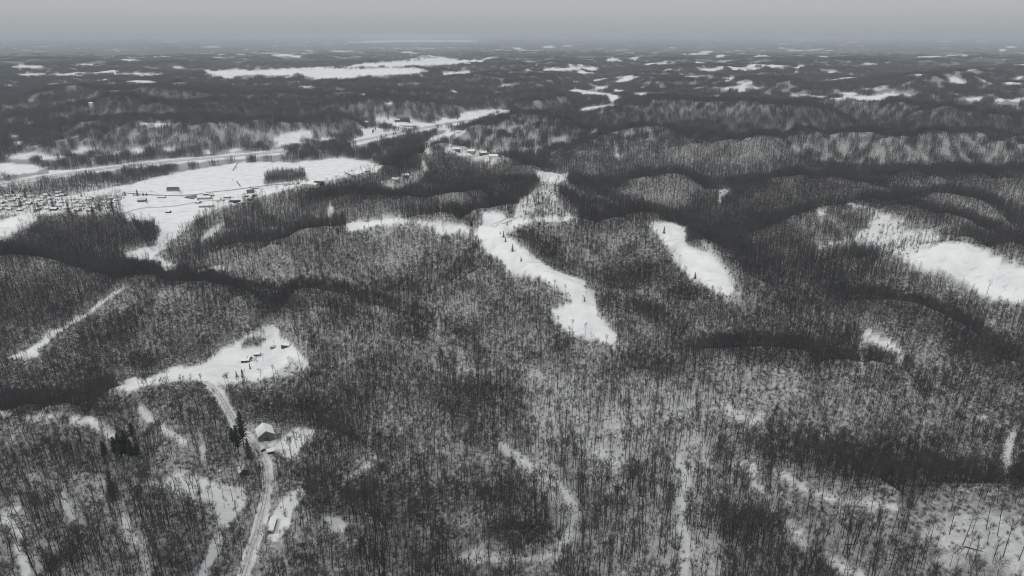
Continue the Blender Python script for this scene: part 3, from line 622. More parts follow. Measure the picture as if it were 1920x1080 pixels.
# near and middle woods: every tree its own
A, B, z, u, v, rg, dens = scatter(3.4, 200, 950, 1, tall=16)
clump = .80 + .85*fbm(A/30, B/30, 3, 95) + .75*fbm(A/110, B/110, 3, 96)
keep = rg.random(len(A)) < dens*clump*.76; A, B, z, u, v, dens = A[keep], B[keep], z[keep], u[keep], v[keep], dens[keep]
n = len(A); rot = tilts(rg, n); sc = rg.uniform(.60, 1.12, n)*(.9+.25*fbm(A/60, B/60, 2, 97))*(1 + .36*(1-ss(330, 620, np.hypot(A, B)))); vi = rg.integers(0, NV, n)
# keep trunks off roads, yards and buildings
KEEP_OFF = []
def clear_of(A, B):
    k = np.ones(len(A), bool)
    for x, y, rr in KEEP_OFF: k &= (A-x)**2 + (B-y)**2 > rr*rr
    return k
for (pu, pv_, rr) in [(497,812,13),(507,850,8),(455,885,9),(510,992,10),(457,830,7),(212,905,6),(465,850,6),(448,818,6)]:
    x, y, _ = hit(pu, pv_); KEEP_OFF.append((x, y, rr))
k = clear_of(A, B); A, B, z, u, v, rot, sc, vi = A[k], B[k], z[k], u[k], v[k], rot[k], sc[k], vi[k]
app = sc*np.array([s[0] for s in SPEC])[vi]/np.hypot(np.hypot(A, B), CAM_H-z)
inside = (u > 5) & (u < RW-5) & (v < RH+25) & (v > 300)
order = np.argsort(-(app*inside)); solo = order[:288]; mask = np.ones(len(A), bool); mask[solo] = False
def region_label(u_, v_, k):
    sz = ['tall slender', 'tall narrow-crowned', 'broad-crowned', 'straight tall', 'mid-height', 'high-crowned', 'short young'][k]
    pl = ('the lower left corner woods' if u_ < 300 else 'the woods left of the snowy road' if u_ < 480 else 'the woods right of the road near the bottom edge' if u_ < 860 else
          'the bottom centre woods' if u_ < 1260 else 'the sparse snowy slope at bottom right of centre' if u_ < 1600 else 'the bright snowy knoll in the bottom right corner')
    return '%s bare grey tree in %s' % (sz, pl), 'bare trees in %s' % pl
for i in solo:
    k = int(vi[i]); root = empty('bare_tree', (float(A[i]), float(B[i]), float(z[i]))); root.rotation_euler = tuple(float(q) for q in rot[i]); root.scale = (float(sc[i]),)*3
    lb, gr = region_label(u[i], v[i], k); tag(root, lb, 'tree', gr)
    for nm, me in (('trunk', trunk_me[k]), ('crown', crown_me[k])):
        c = bpy.data.objects.new(nm, me); col.objects.link(c); c.parent = root
KT = kit('leafless_tree', [join(t, c).mesh('leafless_tree', [M['bark'], M['twig']]) for t, c in TREES])
P = np.stack([A, B, z], 1)[mask]
gn_instancer('hardwood_forest', P, rot[mask], np.repeat(sc[mask][:,None], 3, 1), vi[mask], KT, 'leafless grey hardwood forest covering the nearer snowy slopes', 'forest')
print('near trees', len(P))

LOD1 = [bare_tree(200+k, H=a, spread=b, first=c, lod=1, thick=1.35, twigs=3) for k, (a, b, c) in enumerate(SPEC)]
KT1 = kit('distant_tree', [join(t, c).mesh('distant_tree', [M['bark'], M['twig']]) for t, c in LOD1])
A, B, z, u, v, rg, dens = scatter(3.5, 950, 1900, 2, tall=16)
clump = .88 + .7*fbm(A/45, B/45, 3, 95) + .75*fbm(A/170, B/170, 3, 96)
keep = rg.random(len(A)) < dens*clump*.86; A, B, z = A[keep], B[keep], z[keep]; n = len(A)
sc = rg.uniform(.65, 1.12, n)
gn_instancer('hillside_forest', np.stack([A, B, z], 1), tilts(rg, n), np.repeat(sc[:,None], 3, 1), rg.integers(0, NV, n), KT1, 'bare hardwood forest on the middle hills around the ridge fields', 'forest')
print('mid trees', n)

# undergrowth
KS = kit('shrub', [shrub(300+k, 2.2+.5*k).mesh('shrub', M['brush']) for k in range(4)])
A, B, z, u, v, rg, dens = scatter(3.2, 200, 800, 3, tall=3)
bn = .5 + .9*fbm(A/22, B/22, 3, 101); lim = np.clip(dens, 0, 1.6)*bn*.9 + np.where((dens > .03) & (dens < .5), .05, 0)
keep = rg.random(len(A)) < lim; A, B, z = A[keep], B[keep], z[keep]; k = clear_of(A, B); A, B, z = A[k], B[k], z[k]; n = len(A)
gn_instancer('undergrowth', np.stack([A, B, z], 1), tilts(rg, n, .1), np.repeat(rg.uniform(.5, 1.3, n)[:,None], 3, 1), rg.integers(0, 4, n), KS, 'tangled bare brush and saplings under the nearer trees', 'undergrowth')
A, B, z, u, v, rg, dens = scatter(4.6, 800, 1900, 31, tall=3)
bn = .5 + .9*fbm(A/30, B/30, 3, 102); lim = np.where((dens > .04), np.clip(dens*.5 + .15, 0, .8)*bn + np.where(dens < .5, .12, 0), 0)
keep = rg.random(len(A)) < lim; A, B, z = A[keep], B[keep], z[keep]; n = len(A)
gn_instancer('hillside_brush', np.stack([A, B, z], 1), tilts(rg, n, .1), np.repeat(rg.uniform(.7, 1.6, n)[:,None], 3, 1), rg.integers(0, 4, n), KS, 'scattered bare brush across the middle hills and half-open ground', 'brush')

# far woods as small stands of trees
def stand(seed, size, count, H=20.0, limb=8, w=.5):
    rd = random.Random(seed); m = MB()
    for _ in range(count):
        x, y = rd.uniform(-.5, .5)*size, rd.uniform(-.5, .5)*size; h = H*rd.uniform(.7, 1.12); top = np.array((x+rd.uniform(-.6,.6), y+rd.uniform(-.6,.6), h)); base = np.array((x, y, -5.))
        m.tube(base, top, w*.62, .08, 3)
        for i in range(limb):
            f = rd.uniform(.4, .95); p = base*(1-f)+top*f; p[2] = h*f; e_ = p + vec(rd.uniform(0, 6.28), R(rd.uniform(20, 70)))*rd.uniform(2.2, 4.5)*(1.3-f*.6)
            m.tri(p, e_, w*rd.uniform(.6, 1.3), (rd.uniform(-1,1), rd.uniform(-1,1), .4))
    return m
def shear_instances(o, yaw, lx, ly, s):
    """let each stand follow the slope of the ground while its trees stay upright"""
    me = o.data
    for nm, arr in (('m11', np.cos(yaw)), ('m12', np.sin(yaw)), ('m13', lx), ('m23', ly), ('m33', s)):
        a = me.attributes.new(nm, 'FLOAT', 'POINT'); a.data.foreach_set('value', arr.astype(np.float32))
    g = o.modifiers[0].node_group; out = next(n for n in g.nodes if n.bl_idname == 'NodeGroupOutput'); ip = next(n for n in g.nodes if n.bl_idname == 'GeometryNodeInstanceOnPoints')
    st = g.nodes.new('GeometryNodeSetInstanceTransform'); cmx = g.nodes.new('FunctionNodeCombineMatrix'); ps = g.nodes.new('GeometryNodeInputPosition'); sx = g.nodes.new('ShaderNodeSeparateXYZ')
    def na(nm):
        n = g.nodes.new('GeometryNodeInputNamedAttribute'); n.data_type = 'FLOAT'; n.inputs['Name'].default_value = nm; return n.outputs['Attribute']
    neg = g.nodes.new('ShaderNodeMath'); neg.operation = 'MULTIPLY'; neg.inputs[1].default_value = -1.0
    c = na('m11'); s_ = na('m12'); g.links.new(s_, neg.inputs[0]); g.links.new(ps.outputs[0], sx.inputs[0])
    for (cc, rr), src in {(1,1): c, (1,2): s_, (1,3): na('m13'), (2,1): neg.outputs[0], (2,2): c, (2,3): na('m23'), (3,3): na('m33'), (4,1): sx.outputs[0], (4,2): sx.outputs[1], (4,3): sx.outputs[2]}.items():
        g.links.new(src, cmx.inputs['Column %d Row %d' % (cc, rr)])
    g.links.new(ip.outputs[0], st.inputs[0]); g.links.new(cmx.outputs[0], st.inputs['Transform']); g.links.new(st.outputs[0], out.inputs[0])
def far_stands(name, cell, r0, r1, seed, count, limb, w, label, H=18., keepf=1.0, patchy=.3):
    KF = kit(name+'_stand', [stand(seed*10+k, cell*1.1, count, H=H, limb=limb, w=w).mesh(name, M['twig']) for k in range(5)])
    A, B, z, u, v, rg, dens = scatter(cell, r0, r1, seed, margin=300, tall=16, jit_px=2.5)
    A0, B0 = A, B
    clump = .86 + patchy*fbm(A/(cell*5), B/(cell*5), 3, 95) + .45*fbm(A/1300, B/1300, 2, 98)
    clump = np.maximum(clump, .88 if patchy < .4 else .55)
    keep = rg.random(len(A)) < np.clip(dens, 0, 1.5)*clump*keepf*(1 - .97*ss(8500, 13500, np.hypot(A, B))); keep &= dens > .12; A, B, z = A[keep], B[keep], z[keep]; n = len(A)
    e = cell*.5; sx = (height(A+e, B)-height(A-e, B))/(2*e); sy = (height(A, B+e)-height(A, B-e))/(2*e)
    yaw = rg.uniform(0, 2*PI, n); s = rg.uniform(.85, 1.15, n); cy_, sy_ = np.cos(yaw), np.sin(yaw)
    o = gn_instancer(name, np.stack([A, B, z], 1), np.zeros((n, 3)), np.ones((n, 3)), rg.integers(0, 5, n), KF, label, 'forest'); shear_instances(o, yaw, sx*cy_ + sy*sy_, -sx*sy_ + sy*cy_, s); print(name, n)
far_stands('valley_side_forest', 22.0, 1900, 3600, 5, 46, 11, .34, 'bare forest on the hills beyond the highway and river')
far_stands('distant_forest', 45.0, 3600, 7500, 6, 190, 7, .55, 'dark leafless forest over the distant ridges', patchy=.5)
far_stands('horizon_forest', 110.0, 7500, 14000, 7, 420, 5, 1.3, 'dark band of forest fading towards the horizon', keepf=.75, patchy=.9)

# ------------------------------------------------------------------ roads
def smooth_line(pts, step):
    P = np.array(pts, float)
    for _ in range(3):
        Q = [P[0]]
        for a, b in zip(P[:-1], P[1:]): Q += [a*.75+b*.25, a*.25+b*.75]
        Q.append(P[-1]); P = np.array(Q)
    d = np.concatenate([[0], np.cumsum(np.hypot(*np.diff(P, axis=0).T))]); s = np.arange(0, d[-1], step)
    return np.stack([np.interp(s, d, P[:,0]), np.interp(s, d, P[:,1])], 1)
def ribbon(name, px, cols, step, lift, label, world=None, kind='structure'):
    W = world if world is not None else [hit(a, b)[:2] for a, b in px]
    P = smooth_line(W, step); t = np.gradient(P, axis=0); t /= np.linalg.norm(t, axis=1)[:,None]; nrm = np.stack([t[:,1], -t[:,0]], 1)
    offs = [c[0] for c in cols] + [cols[-1][1]]; m = MB(); rows = []
    # level across: centre height smoothed along the line
    zc = height(P[:,0], P[:,1]); k = np.hanning(9); k /= k.sum(); zc = np.convolve(np.pad(zc, 4, mode='edge'), k, 'valid')
    for o in offs:
        q = P + nrm*o; zz = height(q[:,0], q[:,1]); rows.append((q, np.maximum(zz, zc*.5+zz*.5) + lift))
    b = 0
    for i in range(len(P)):
        for q, zz in rows: m.v.append((float(q[i,0]), float(q[i,1]), float(zz[i])))
    c_ = len(offs)
    mats = []; 
    for c in cols:
        if c[2] not in mats: mats.append(c[2])
    for i in range(len(P)-1):
        for j in range(c_-1):
            a = i*c_+j; m.f.append((a, a+1, a+c_+1, a+c_)); m.m.append(mats.index(cols[j][2]))
    o = m.build(name, [M[x] for x in mats], smooth=True); tag(o, label, kind=kind); return P, zc
ROADPX = [(384,716),(398,724),(414,744),(428,770),(443,797),(452,814),(468,826),(482,840),(497,868),(502,905),(495,945),(482,1000),(466,1050),(450,1100),(430,1160)]
ribbon('country_road', ROADPX, [(-3.6,-2.6,'verge'),(-2.6,-1.3,'packed'),(-1.3,-.8,'track'),(-.8,.7,'packed'),(.7,1.2,'track'),(1.2,2.4,'packed'),(2.4,3.6,'verge')], 3.0, .18, 'narrow snow-packed country road with two tyre tracks running past the barn')
HW1 = [(-60,354),(0,345),(60,336),(130,325),(230,312),(300,304),(400,296),(480,289),(560,281),(650,268),(700,259),(760,246),(820,235),(885,224),(960,212)]
hwc = [(-17,-14,'verge'),(-14,-11,'packed'),(-11,-8.5,'asphalt'),(-8.5,-5,'packed'),(-5,-3.5,'asphalt'),(-3.5,3.5,'verge'),(3.5,5,'asphalt'),(5,8.5,'packed'),(8.5,11,'asphalt'),(11,14,'packed'),(14,17,'verge')]
HWP, HWZ = ribbon('highway', HW1, hwc, 14.0, .9, 'divided highway with snowy median crossing the valley floor')
ribbon('river_road', [(803,290),(799,276),(806,264),(828,255),(868,246)], [(-9,-4,'verge'),(-4,4,'packed'),(4,5.5,'asphalt'),(5.5,10,'verge')], 10, .8, 'curving snowy side road below the highway')
ribbon('farm_lane', [(120,392),(180,388),(250,391),(300,389),(340,385),(370,378),(420,375),(440,370)], [(-3,-1.6,'packed'),(-1.6,-.8,'asphalt'),(-.8,1,'packed'),(1,1.8,'asphalt'),(1.8,3,'packed')], 8, .35, 'slushy lane through the valley farmland')
ribbon('valley_road', [(230,362),(300,367),(340,367),(370,365),(390,361),(430,357),(500,348),(560,343),(640,332),(700,322)], [(-4,-3,'verge'),(-3,3,'asphalt'),(3,4.5,'verge')], 9, .4, 'dark cleared road along the near edge of the big valley field')
ribbon('pasture_track', [(1042,350),(1008,361),(982,376),(970,392),(968,410),(950,418),(900,422),(860,424)], [(-2,2,'verge'),(2,2.8,'track')], 5, .3, 'snowy farm track winding down from the ridge-top field')

# ------------------------------------------------------------------ buildings
def house(name, u_, v_, w, d, h, rh, wall, roof, label, cat='house', group=None, rz=0.0, chimney=False, openings=(), over=.45, proto=None, z_up=0.0, raise_=0.0):
    x, y, z = hit(u_, v_); root = empty(name, (x, y, z + raise_), rz); b = MB(); X0, X1, Y0, Y1 = -w/2, w/2, -d/2, d/2
    # walls with gables (ridge along x), sunk a little in the ground
    b.quad([(X0,Y0,-2.5),(X1,Y0,-2.5),(X1,Y0,h),(X0,Y0,h)]); b.quad([(X1,Y1,-2.5),(X0,Y1,-2.5),(X0,Y1,h),(X1,Y1,h)])
    b.quad([(X0,Y1,-2.5),(X0,Y0,-2.5),(X0,Y0,h),(X0,0,h+rh),(X0,Y1,h)]); b.quad([(X1,Y0,-2.5),(X1,Y1,-2.5),(X1,Y1,h),(X1,0,h+rh),(X1,Y0,h)])
    b.build('wall', M[wall], root)
    r = MB(); t = .28; sl = rh/(d/2); e_ = over
    for sgn in (-1, 1):
        y1 = sgn*(d/2+e_); z1 = h - sl*e_
        pts = [(X0-e_, 0, h+rh+.04), (X1+e_, 0, h+rh+.04), (X1+e_, y1, z1+.04), (X0-e_, y1, z1+.04)]; top = [(a, c, q+t) for a, c, q in pts]
        r.quad(top if sgn < 0 else top[::-1]); r.quad(pts); r.quad([pts[3], pts[2], top[2], top[3]]); r.quad([pts[0], pts[3], top[3], top[0]]); r.quad([pts[1], pts[2], top[2], top[1]])
    ro = r.build('roof', M[roof], root)
    if chimney:
        c = MB(); c.box(w*.22, w*.22+.8, -.4, .4, h+rh-.8, h+rh+1.3); c.build('chimney', M['mid_wall'], ro)
    for kind, side, a0, a1, z0, z1 in openings:     # side: f (near, -y), l (-x), r (+x)
        q = MB(); th_ = .08
        if side == 'f': q.box(a0, a1, Y0-th_, Y0+.05, z0, z1)
        elif side == 'r': q.box(X1-.05, X1+th_, a0, a1, z0, z1)
        else: q.box(X0-th_, X0+.05, a0, a1, z0, z1)
        q.build(kind, M['glass' if kind == 'window' else 'dark_wood'], root)
    tag(root, label, cat, group); return root
def yaw_from(u0_, v0_, u1_, v1_):
    a = hit(u0_, v0_); b = hit(u1_, v1_); return math.atan2(b[1]-a[1], b[0]-a[0])
# barn by the road: ridge runs away to the upper left, gable end faces lower right
house('barn', 498, 819, 14, 12.5, 4.8, 4.2, 'grey_wall', 'snow', 'large grey barn with snow-covered gable roof beside the bend of the road', 'barn', rz=R(118),
      openings=[('barn_door','l',-1.8,1.8,-.4,3.0),('window','l',-.6,.6,4.4,5.3),('window','f',-3.5,-2.3,1.6,2.6),('window','f',1.5,2.7,1.6,2.6)])
house('lean_to', 486, 813, 4, 3, 1.6, .6, 'dark_wood', 'snow', 'low snow-topped lean-to against the left side of the large grey barn', 'shed', rz=R(28))
house('shed', 508, 849, 5.2, 4.2, 2.6, 1.2, 'dark_wood', 'snow', 'small dark shed with flat snowy roof just below the large grey barn', 'shed', rz=R(20), openings=[('door','f',-.6,.6,0,2.0),('window','f',1.2,2.0,1.0,1.7)])
house('cabin', 456, 887, 8, 6.5, 3.0, 2.5, 'dark_wood', 'snow', 'dark cabin with snowy gable roof half hidden left of the road under pines', 'cabin', rz=R(125), chimney=True, openings=[('door','l',-.6,.6,0,2.1),('window','l',1.4,2.4,1.1,2.0),('window','f',-2.4,-1.3,1.1,2.0)])
# mobile home by the road
t_home = house('mobile_home', 511, 991, 13.5, 4.2, 2.9, .5, 'mid_wall', 'snow', 'long pale mobile home with snowy roof in the roadside clearing at lower left', 'mobile home', rz=yaw_from(508, 1001, 514, 977),
      openings=[('window','l',-1.0,1.0,1.2,2.1),('door','f',.5,1.4,.2,2.2),('window','f',-4.4,-3.2,1.2,2.0),('window','f',3.0,4.2,1.2,2.0)], over=.15)
# round tank left of cabin
x, y, z = hit(413, 889); tk = empty('storage_tank', (x, y, z)); m = MB(); m.tube((0,0,-.5),(0,0,1.9),1.25,1.25,14,cap=True); m.build('tank_body', M['steel'], tk)
m = MB(); m.tube((0,0,1.92),(0,0,2.2),1.3,.5,14,cap=True); m.build('snow_cap', M['snow'], tk); tag(tk, 'small round tank capped with snow at the clearing edge left of the dark cabin', 'tank')
# farm clearing on the left
house('farm_shed', 537, 651, 9.5, 5, 2.4, 1.3, 'dark_wood', 'snow', 'dark-walled shed with snowy roof at the upper right of the farm clearing', 'shed', rz=R(-12), openings=[('door','f',-1.2,1.2,0,2.0)])
house('farmhouse', 461, 679, 8, 5.5, 2.9, 1.7, 'dark_wood', 'snow', 'dark low farmhouse with snowy roof in the middle of the farm clearing', 'house', rz=R(8), chimney=True, openings=[('door','f',-.5,.5,0,2.1),('window','f',1.2,2.3,1,1.9),('window','f',-2.6,-1.5,1,1.9)])
house('garage', 467, 674, 3.5, 6, 2.3, .9, 'grey_wall', 'snow', 'narrow grey garage touching the upper right of the dark farmhouse', 'garage', rz=R(-20))
house('outbuilding', 483, 668, 6.5, 4, 2.3, 1.1, 'grey_wall', 'snow', 'small grey outbuilding at the top of the fenced path in the farm clearing', 'shed', rz=R(5), openings=[('door','f',-.6,.6,0,1.9)])
house('hay_shelter', 512, 654, 4.5, 3.2, 2.4, .8, 'grey_wall', 'thin_snow', 'tiny grey shelter standing alone between the outbuilding and the right-hand shed', 'shed', rz=R(4))
def fence(px, label, name='wooden_fence', H=1.3, gap=3.0, rails=2):
    W = smooth_line([hit(a, b)[:2] for a, b in px], gap); zz = height(W[:,0], W[:,1]); root = empty(name, (float(W[0,0]), float(W[0,1]), float(zz[0]))); o0 = np.array((W[0,0], W[0,1], zz[0]))
    pts = np.concatenate([W, zz[:,None]], 1) - o0
    pm = MB(); pm.box(-.09, .09, -.09, .09, -.5, H); pme = pm.mesh('post', M['dark_wood'])
    for p in pts:
        q = bpy.data.objects.new('post', pme); q.location = tuple(p); q.parent = root; col.objects.link(q)
    for k in range(rails):
        r = MB()
        for a, b in zip(pts[:-1], pts[1:]): r.tube(a + (0, 0, H*(.45+.4*k)), b + (0, 0, H*(.45+.4*k)), .06, .06, 4)
        r.build('rail', M['dark_wood'], root)
    tag(root, label, 'fence')
fence([(468,677),(475,678),(478,676),(481,670)], 'rail fence beside the path between farmhouse and outbuilding')
fence([(477,680),(480,677),(482,670)], 'second rail fence on the right side of the farm path')
fence([(228,361),(250,360),(270,360),(292,361)], 'dark hedge-like fence line under the evergreens by the valley field', name='field_fence', H=2.0, gap=7)

# valley farm and business buildings
VB = [
 ('barn', 325, 358, 24, 12, 4.5, 4, 'mid_wall', 'dark_roof', 'big barn with bare dark roof alone at the foot of the large valley field', 'barn', 4),
 ('long_shed', 303, 371, 17, 6, 2.6, 1.4, 'mid_wall', 'snow', 'long low shed beside the valley road left of the lone broad tree', 'shed', -4),
 ('farmhouse', 267, 378, 16, 11, 4.5, 3.4, 'grey_wall', 'thin_snow', 'wide grey farmhouse below the row of evergreens in the valley', 'house', 12),
 ('warehouse', 384, 373, 27, 13, 4.2, 1.6, 'mid_wall', 'snow', 'long warehouse with white roof and grey wall at the end of the dark pavement', 'warehouse', 3),
 ('warehouse', 387, 388, 26, 12, 4.0, 1.6, 'mid_wall', 'snow', 'long white-roofed warehouse below the lane, nearest of the valley sheds', 'warehouse', 8),
 ('shed', 316, 399, 9, 6, 3.0, 1.6, 'dark_wood', 'snow', 'small dark shed alone in the snow just below the slushy lane', 'shed', -10),
 ('workshop', 388, 366, 14, 7, 3.2, 1.5, 'dark_wood', 'snow', 'dark workshop directly above the longer warehouse', 'workshop', 0),
 ('house', 397, 368, 10, 8, 3.4, 2.4, 'grey_wall', 'thin_snow', 'grey house at the road corner right of the warehouse', 'house', 30),
 ('house', 408, 377, 14, 9, 3.6, 2.2, 'pale_wall', 'snow', 'pale house with wide snowy roof right of the two long warehouses', 'house', -14),
 ('shed', 426, 371, 14, 6, 3.0, 1.3, 'grey_wall', 'snow', 'long grey shed above the end of the farm lane', 'shed', 6),
 ('blue_building', 441, 381, 18, 8, 3.6, 1.8, 'blue_metal', 'blue_metal', 'low blue metal building at the edge of the dark wooded slope', 'building', 6),
 ('house', 470, 362, 15, 11, 4.4, 3, 'grey_wall', 'dark_roof', 'grey house with dark bare roof near the right end of the valley farms', 'house', 18),
 ('garage', 463, 369, 9, 6, 2.8, 1.4, 'dark_wood', 'thin_snow', 'dark garage just left of and below the dark-roofed grey house', 'garage', 0),
 ('garage', 479, 367, 10, 5, 2.7, 1.3, 'grey_wall', 'snow', 'grey garage just right of and below the dark-roofed grey house', 'garage', 4),
 ('house', 471, 375, 10, 7, 3.2, 2, 'grey_wall', 'thin_snow', 'lowest grey house under the dark-roofed one by the wooded slope', 'house', -8),
 ('shed', 479, 354, 13, 5, 2.8, 1.2, 'mid_wall', 'thin_snow', 'shed against the road above the dark-roofed grey house', 'shed', 8),
 ('house', 372, 381, 10, 8, 3.2, 2.2, 'mid_wall', 'snow', 'grey-walled house left of the two long warehouses beside the lane', 'house', -20),
 ('warehouse', 583, 349, 30, 14, 4.5, 2, 'pale_wall', 'snow', 'white-roofed warehouse by the road at the wooded slope near the field end', 'warehouse', -18),
 ('shed', 598, 345, 16, 9, 3.5, 2, 'dark_wood', 'dark_roof', 'dark-roofed shed next to the warehouse at the field end', 'shed', -18),
 ('barn', 757, 226, 44, 18, 7, 5, 'dark_wood', 'dark_roof', 'dark barn in the snowy farmyard just above the highway', 'barn', 0),
 ('long_shed', 764, 237, 60, 12, 4, 2, 'mid_wall', 'snow', 'long shed between the dark barn and the highway', 'shed', -8),
 ('house', 745, 228, 20, 12, 6, 4, 'grey_wall', 'thin_snow', 'grey farmhouse left of the dark barn above the highway', 'house', 12),
 ('silo_house', 686, 232, 18, 12, 6, 4, 'mid_wall', 'snow', 'snow-roofed house at the wood edge left of the highway farmyard', 'house', 0),
 ('hilltop_building', 172, 197, 14, 11, 7, 3, 'pale_wall', 'snow', 'pale building on top of the far wooded hill at upper left', 'building', 0),
 ('house', 855, 283, 20, 12, 5, 3.5, 'grey_wall', 'snow', 'house in the small snowy opening right of the curving side road', 'house', 10),
 ('house', 884, 287, 18, 11, 5, 3.5, 'mid_wall', 'snow', 'mid-grey house among trees right of the curving side road', 'house', -15),
 ('house', 906, 290, 16, 11, 5, 3.5, 'grey_wall', 'snow', 'grey house among trees below the dark wooded knoll', 'house', 20),
 ('house', 925, 296, 20, 12, 5, 3.5, 'pale_wall', 'snow', 'pale house furthest right in the tree-shaded hamlet under the knoll', 'house', 0),
 ('house', 760, 332, 15, 10, 4.5, 3, 'grey_wall', 'snow', 'grey house in the scrubby opening on the dark ridge above the parcel', 'house', 10),
 ('house', 742, 340, 14, 9, 4.2, 3, 'mid_wall', 'snow', 'mid-grey house lower left in the scrubby opening on the dark ridge', 'house', -10),
]
for nm, a, b, w, d, h, rh, wl, rf, lb, ct, yw in VB:
    house(nm, a, b, w, d, h, rh, wl, rf, lb, ct, rz=R(yw))
# dark pavement by the warehouses
def patch(name, px, mname, lift, label):
    P = [hit(a, b)[:2] for a, b in px]; P = np.array(P); z = height(P[:,0], P[:,1]).max() + lift; m = MB(); m.quad([(float(a), float(b), float(z)) for a, b in P][::-1]); m.quad([(float(a), float(b), float(z)-1.5) for a, b in P])
    n = len(P)
    for i in range(n):
        a, b = P[i], P[(i+1) % n]; m.quad([(a[0],a[1],z),(b[0],b[1],z),(b[0],b[1],z-1.5),(a[0],a[1],z-1.5)])
    tag(m.build(name, M[mname]), label, kind='structure')
patch('parking_area', [(345,371),(362,374),(371,370),(368,366),(350,368)], 'asphalt', .15, 'dark cleared pavement left of the valley warehouses')

# town houses
rd = random.Random(5)
TOWN = [(170,435),(240,440),(150,495),(40,520),(310,490),(440,460),(560,430),(610,470),(700,440),(760,430),(760,515),(820,460),(900,520),(970,560),(1050,525),(1130,580),(1200,545),(1260,480),(1400,490),(1080,612),(700,475),(480,495),(350,530),(400,570),(540,520),(640,515),(300,585),(720,560),(800,590),(860,545),(930,610),(60,560),(120,600),(15,460),(200,470),(1000,480),(1080,480),(1150,455),(1330,470),(1340,520),(260,510),(90,480),(500,550),(580,590),(460,600),(650,600),(380,450),(640,400),(700,400),(1250,520),(20,600),(240,610),(190,560),(1000,520),(880,480),(520,460),(330,440),(90,440)]
WCOL = {'pale_wall': 'pale-walled', 'mid_wall': 'grey-walled', 'tan_wall': 'tan-walled', 'dark_wood': 'dark-walled'}
protos = {}
for i, (a, b) in enumerate(TOWN):
    if i % 6 == 5: continue
    wl = rd.choice(['pale_wall','pale_wall','pale_wall','mid_wall','mid_wall','tan_wall','dark_wood']); px_, py_ = a/6.4, 300+b/6.4; sec = 'left edge' if px_ < 70 else 'middle' if px_ < 150 else 'right end'
    lb = '%s small house with snowy roof in the %s of the valley town' % (WCOL[wl], sec); gr = '%s town houses at the %s' % (WCOL[wl], sec)
    if wl not in protos:
        protos[wl] = house('town_house', px_, py_, 10.5, 7.5, 2.7, 2.3, wl, 'snow', lb, 'house', gr, rz=R(rd.uniform(-40, 40)), chimney=True, openings=[('window','f',-4,-2.6,1,2.2),('window','f',2.4,3.8,1,2.2),('door','f',-.6,.6,0,2.1)])
        r = protos[wl]; reg(r)
        for c in r.children: reg(c)
    else:
        c = copy_tree(protos[wl]); c.location = hit(px_, py_); c.rotation_euler = (0, 0, R(rd.uniform(-40, 40))); s = rd.uniform(.8, 1.25); c.scale = (s, rd.uniform(.85,1.2), rd.uniform(.85,1.15)); tag(c, lb, 'house', gr)

# radio mast on the wooded ridge
x, y, z = hit(406, 424); ms = empty('radio_mast', (x, y, z)); m = MB()
for k in range(3):
    a = 2.094*k; m.tube((math.cos(a)*.6, math.sin(a)*.6, -1), (math.cos(a)*.35, math.sin(a)*.35, 46), .12, .08, 4)
m.build('mast_leg', M['steel'], ms); m = MB()
for q in range(0, 44, 2):
    for k in range(3):
        a, b = 2.094*k, 2.094*(k+1); m.tube((math.cos(a)*.58, math.sin(a)*.58, q), (math.cos(b)*.55, math.sin(b)*.55, q+2), .06, .06, 3)
m.build('lattice_brace', M['steel'], ms); tag(ms, 'thin steel radio mast rising beside the cut on the wooded ridge', 'mast')
# utility poles along the country road and valley road
def pole(u_, v_, label, rz=0, H=10):
    x, y, z = hit(u_, v_); o = empty('utility_pole', (x, y, z), rz); m = MB(); m.tube((0,0,-1),(0,0,H),.16,.11,6,cap=True); m.build('pole', M['dark_wood'], o)
    m = MB(); m.box(-1.2, 1.2, -.06, .06, H-1, H-.85); m.build('crossarm', M['dark_wood'], o); tag(o, label, 'pole', None)
pole(516, 905, 'wooden utility pole right of the road above the mobile home', R(20)); pole(463, 1040, 'wooden utility pole left of the road near the bottom edge', R(20))
pole(480, 806, 'wooden utility pole between the pines and the large grey barn', R(60)); pole(731, 231, 'tall pole in the snowy field above the highway', 0, 22)

# ------------------------------------------------------------------ evergreens and single trees
def cmesh(seed, **kw):
    t, f = conifer(seed, **kw); return t.mesh('trunk', M['bark']), f.mesh('foliage', M['needle'])
CON = {'spruce': cmesh(1, H=17, spread=3.4), 'pine': cmesh(2, H=22, spread=4.6, first=.30, pine=True), 'pine2': cmesh(3, H=20, spread=4.2, first=.42, pine=True), 'cedar': cmesh(4, H=9, spread=1.7, first=.05)}
def evergreen(kind, u_, v_, s, label, group=None, name=None, sx=1.0):
    x, y, z = hit(u_, v_); o = empty(name or ('pine_tree' if 'pine' in kind else 'spruce_tree' if kind == 'spruce' else 'cedar_tree'), (x, y, z), random.uniform(0, 6.28)); o.scale = (s*sx, s*sx, s)
    for nm, me in zip(('trunk', 'foliage'), CON[kind]):
        c = bpy.data.objects.new(nm, me); col.objects.link(c); c.parent = o
    tag(o, label, 'tree', group)
evergreen('spruce', 214, 936, 1.35, 'lone dark spruce standing in the woods at lower left')
evergreen('pine', 458, 842, 1.55, 'tallest dark pine beside the road in front of the large grey barn'); evergreen('pine', 449, 856, 1.25, 'shorter dark pine just left of the tallest roadside pine')
evergreen('spruce', 468, 862, 1.15, 'dark evergreen between the tallest roadside pine and the cabin'); evergreen('pine2', 440, 848, 1.1, 'small pine at the left of the roadside pine group')
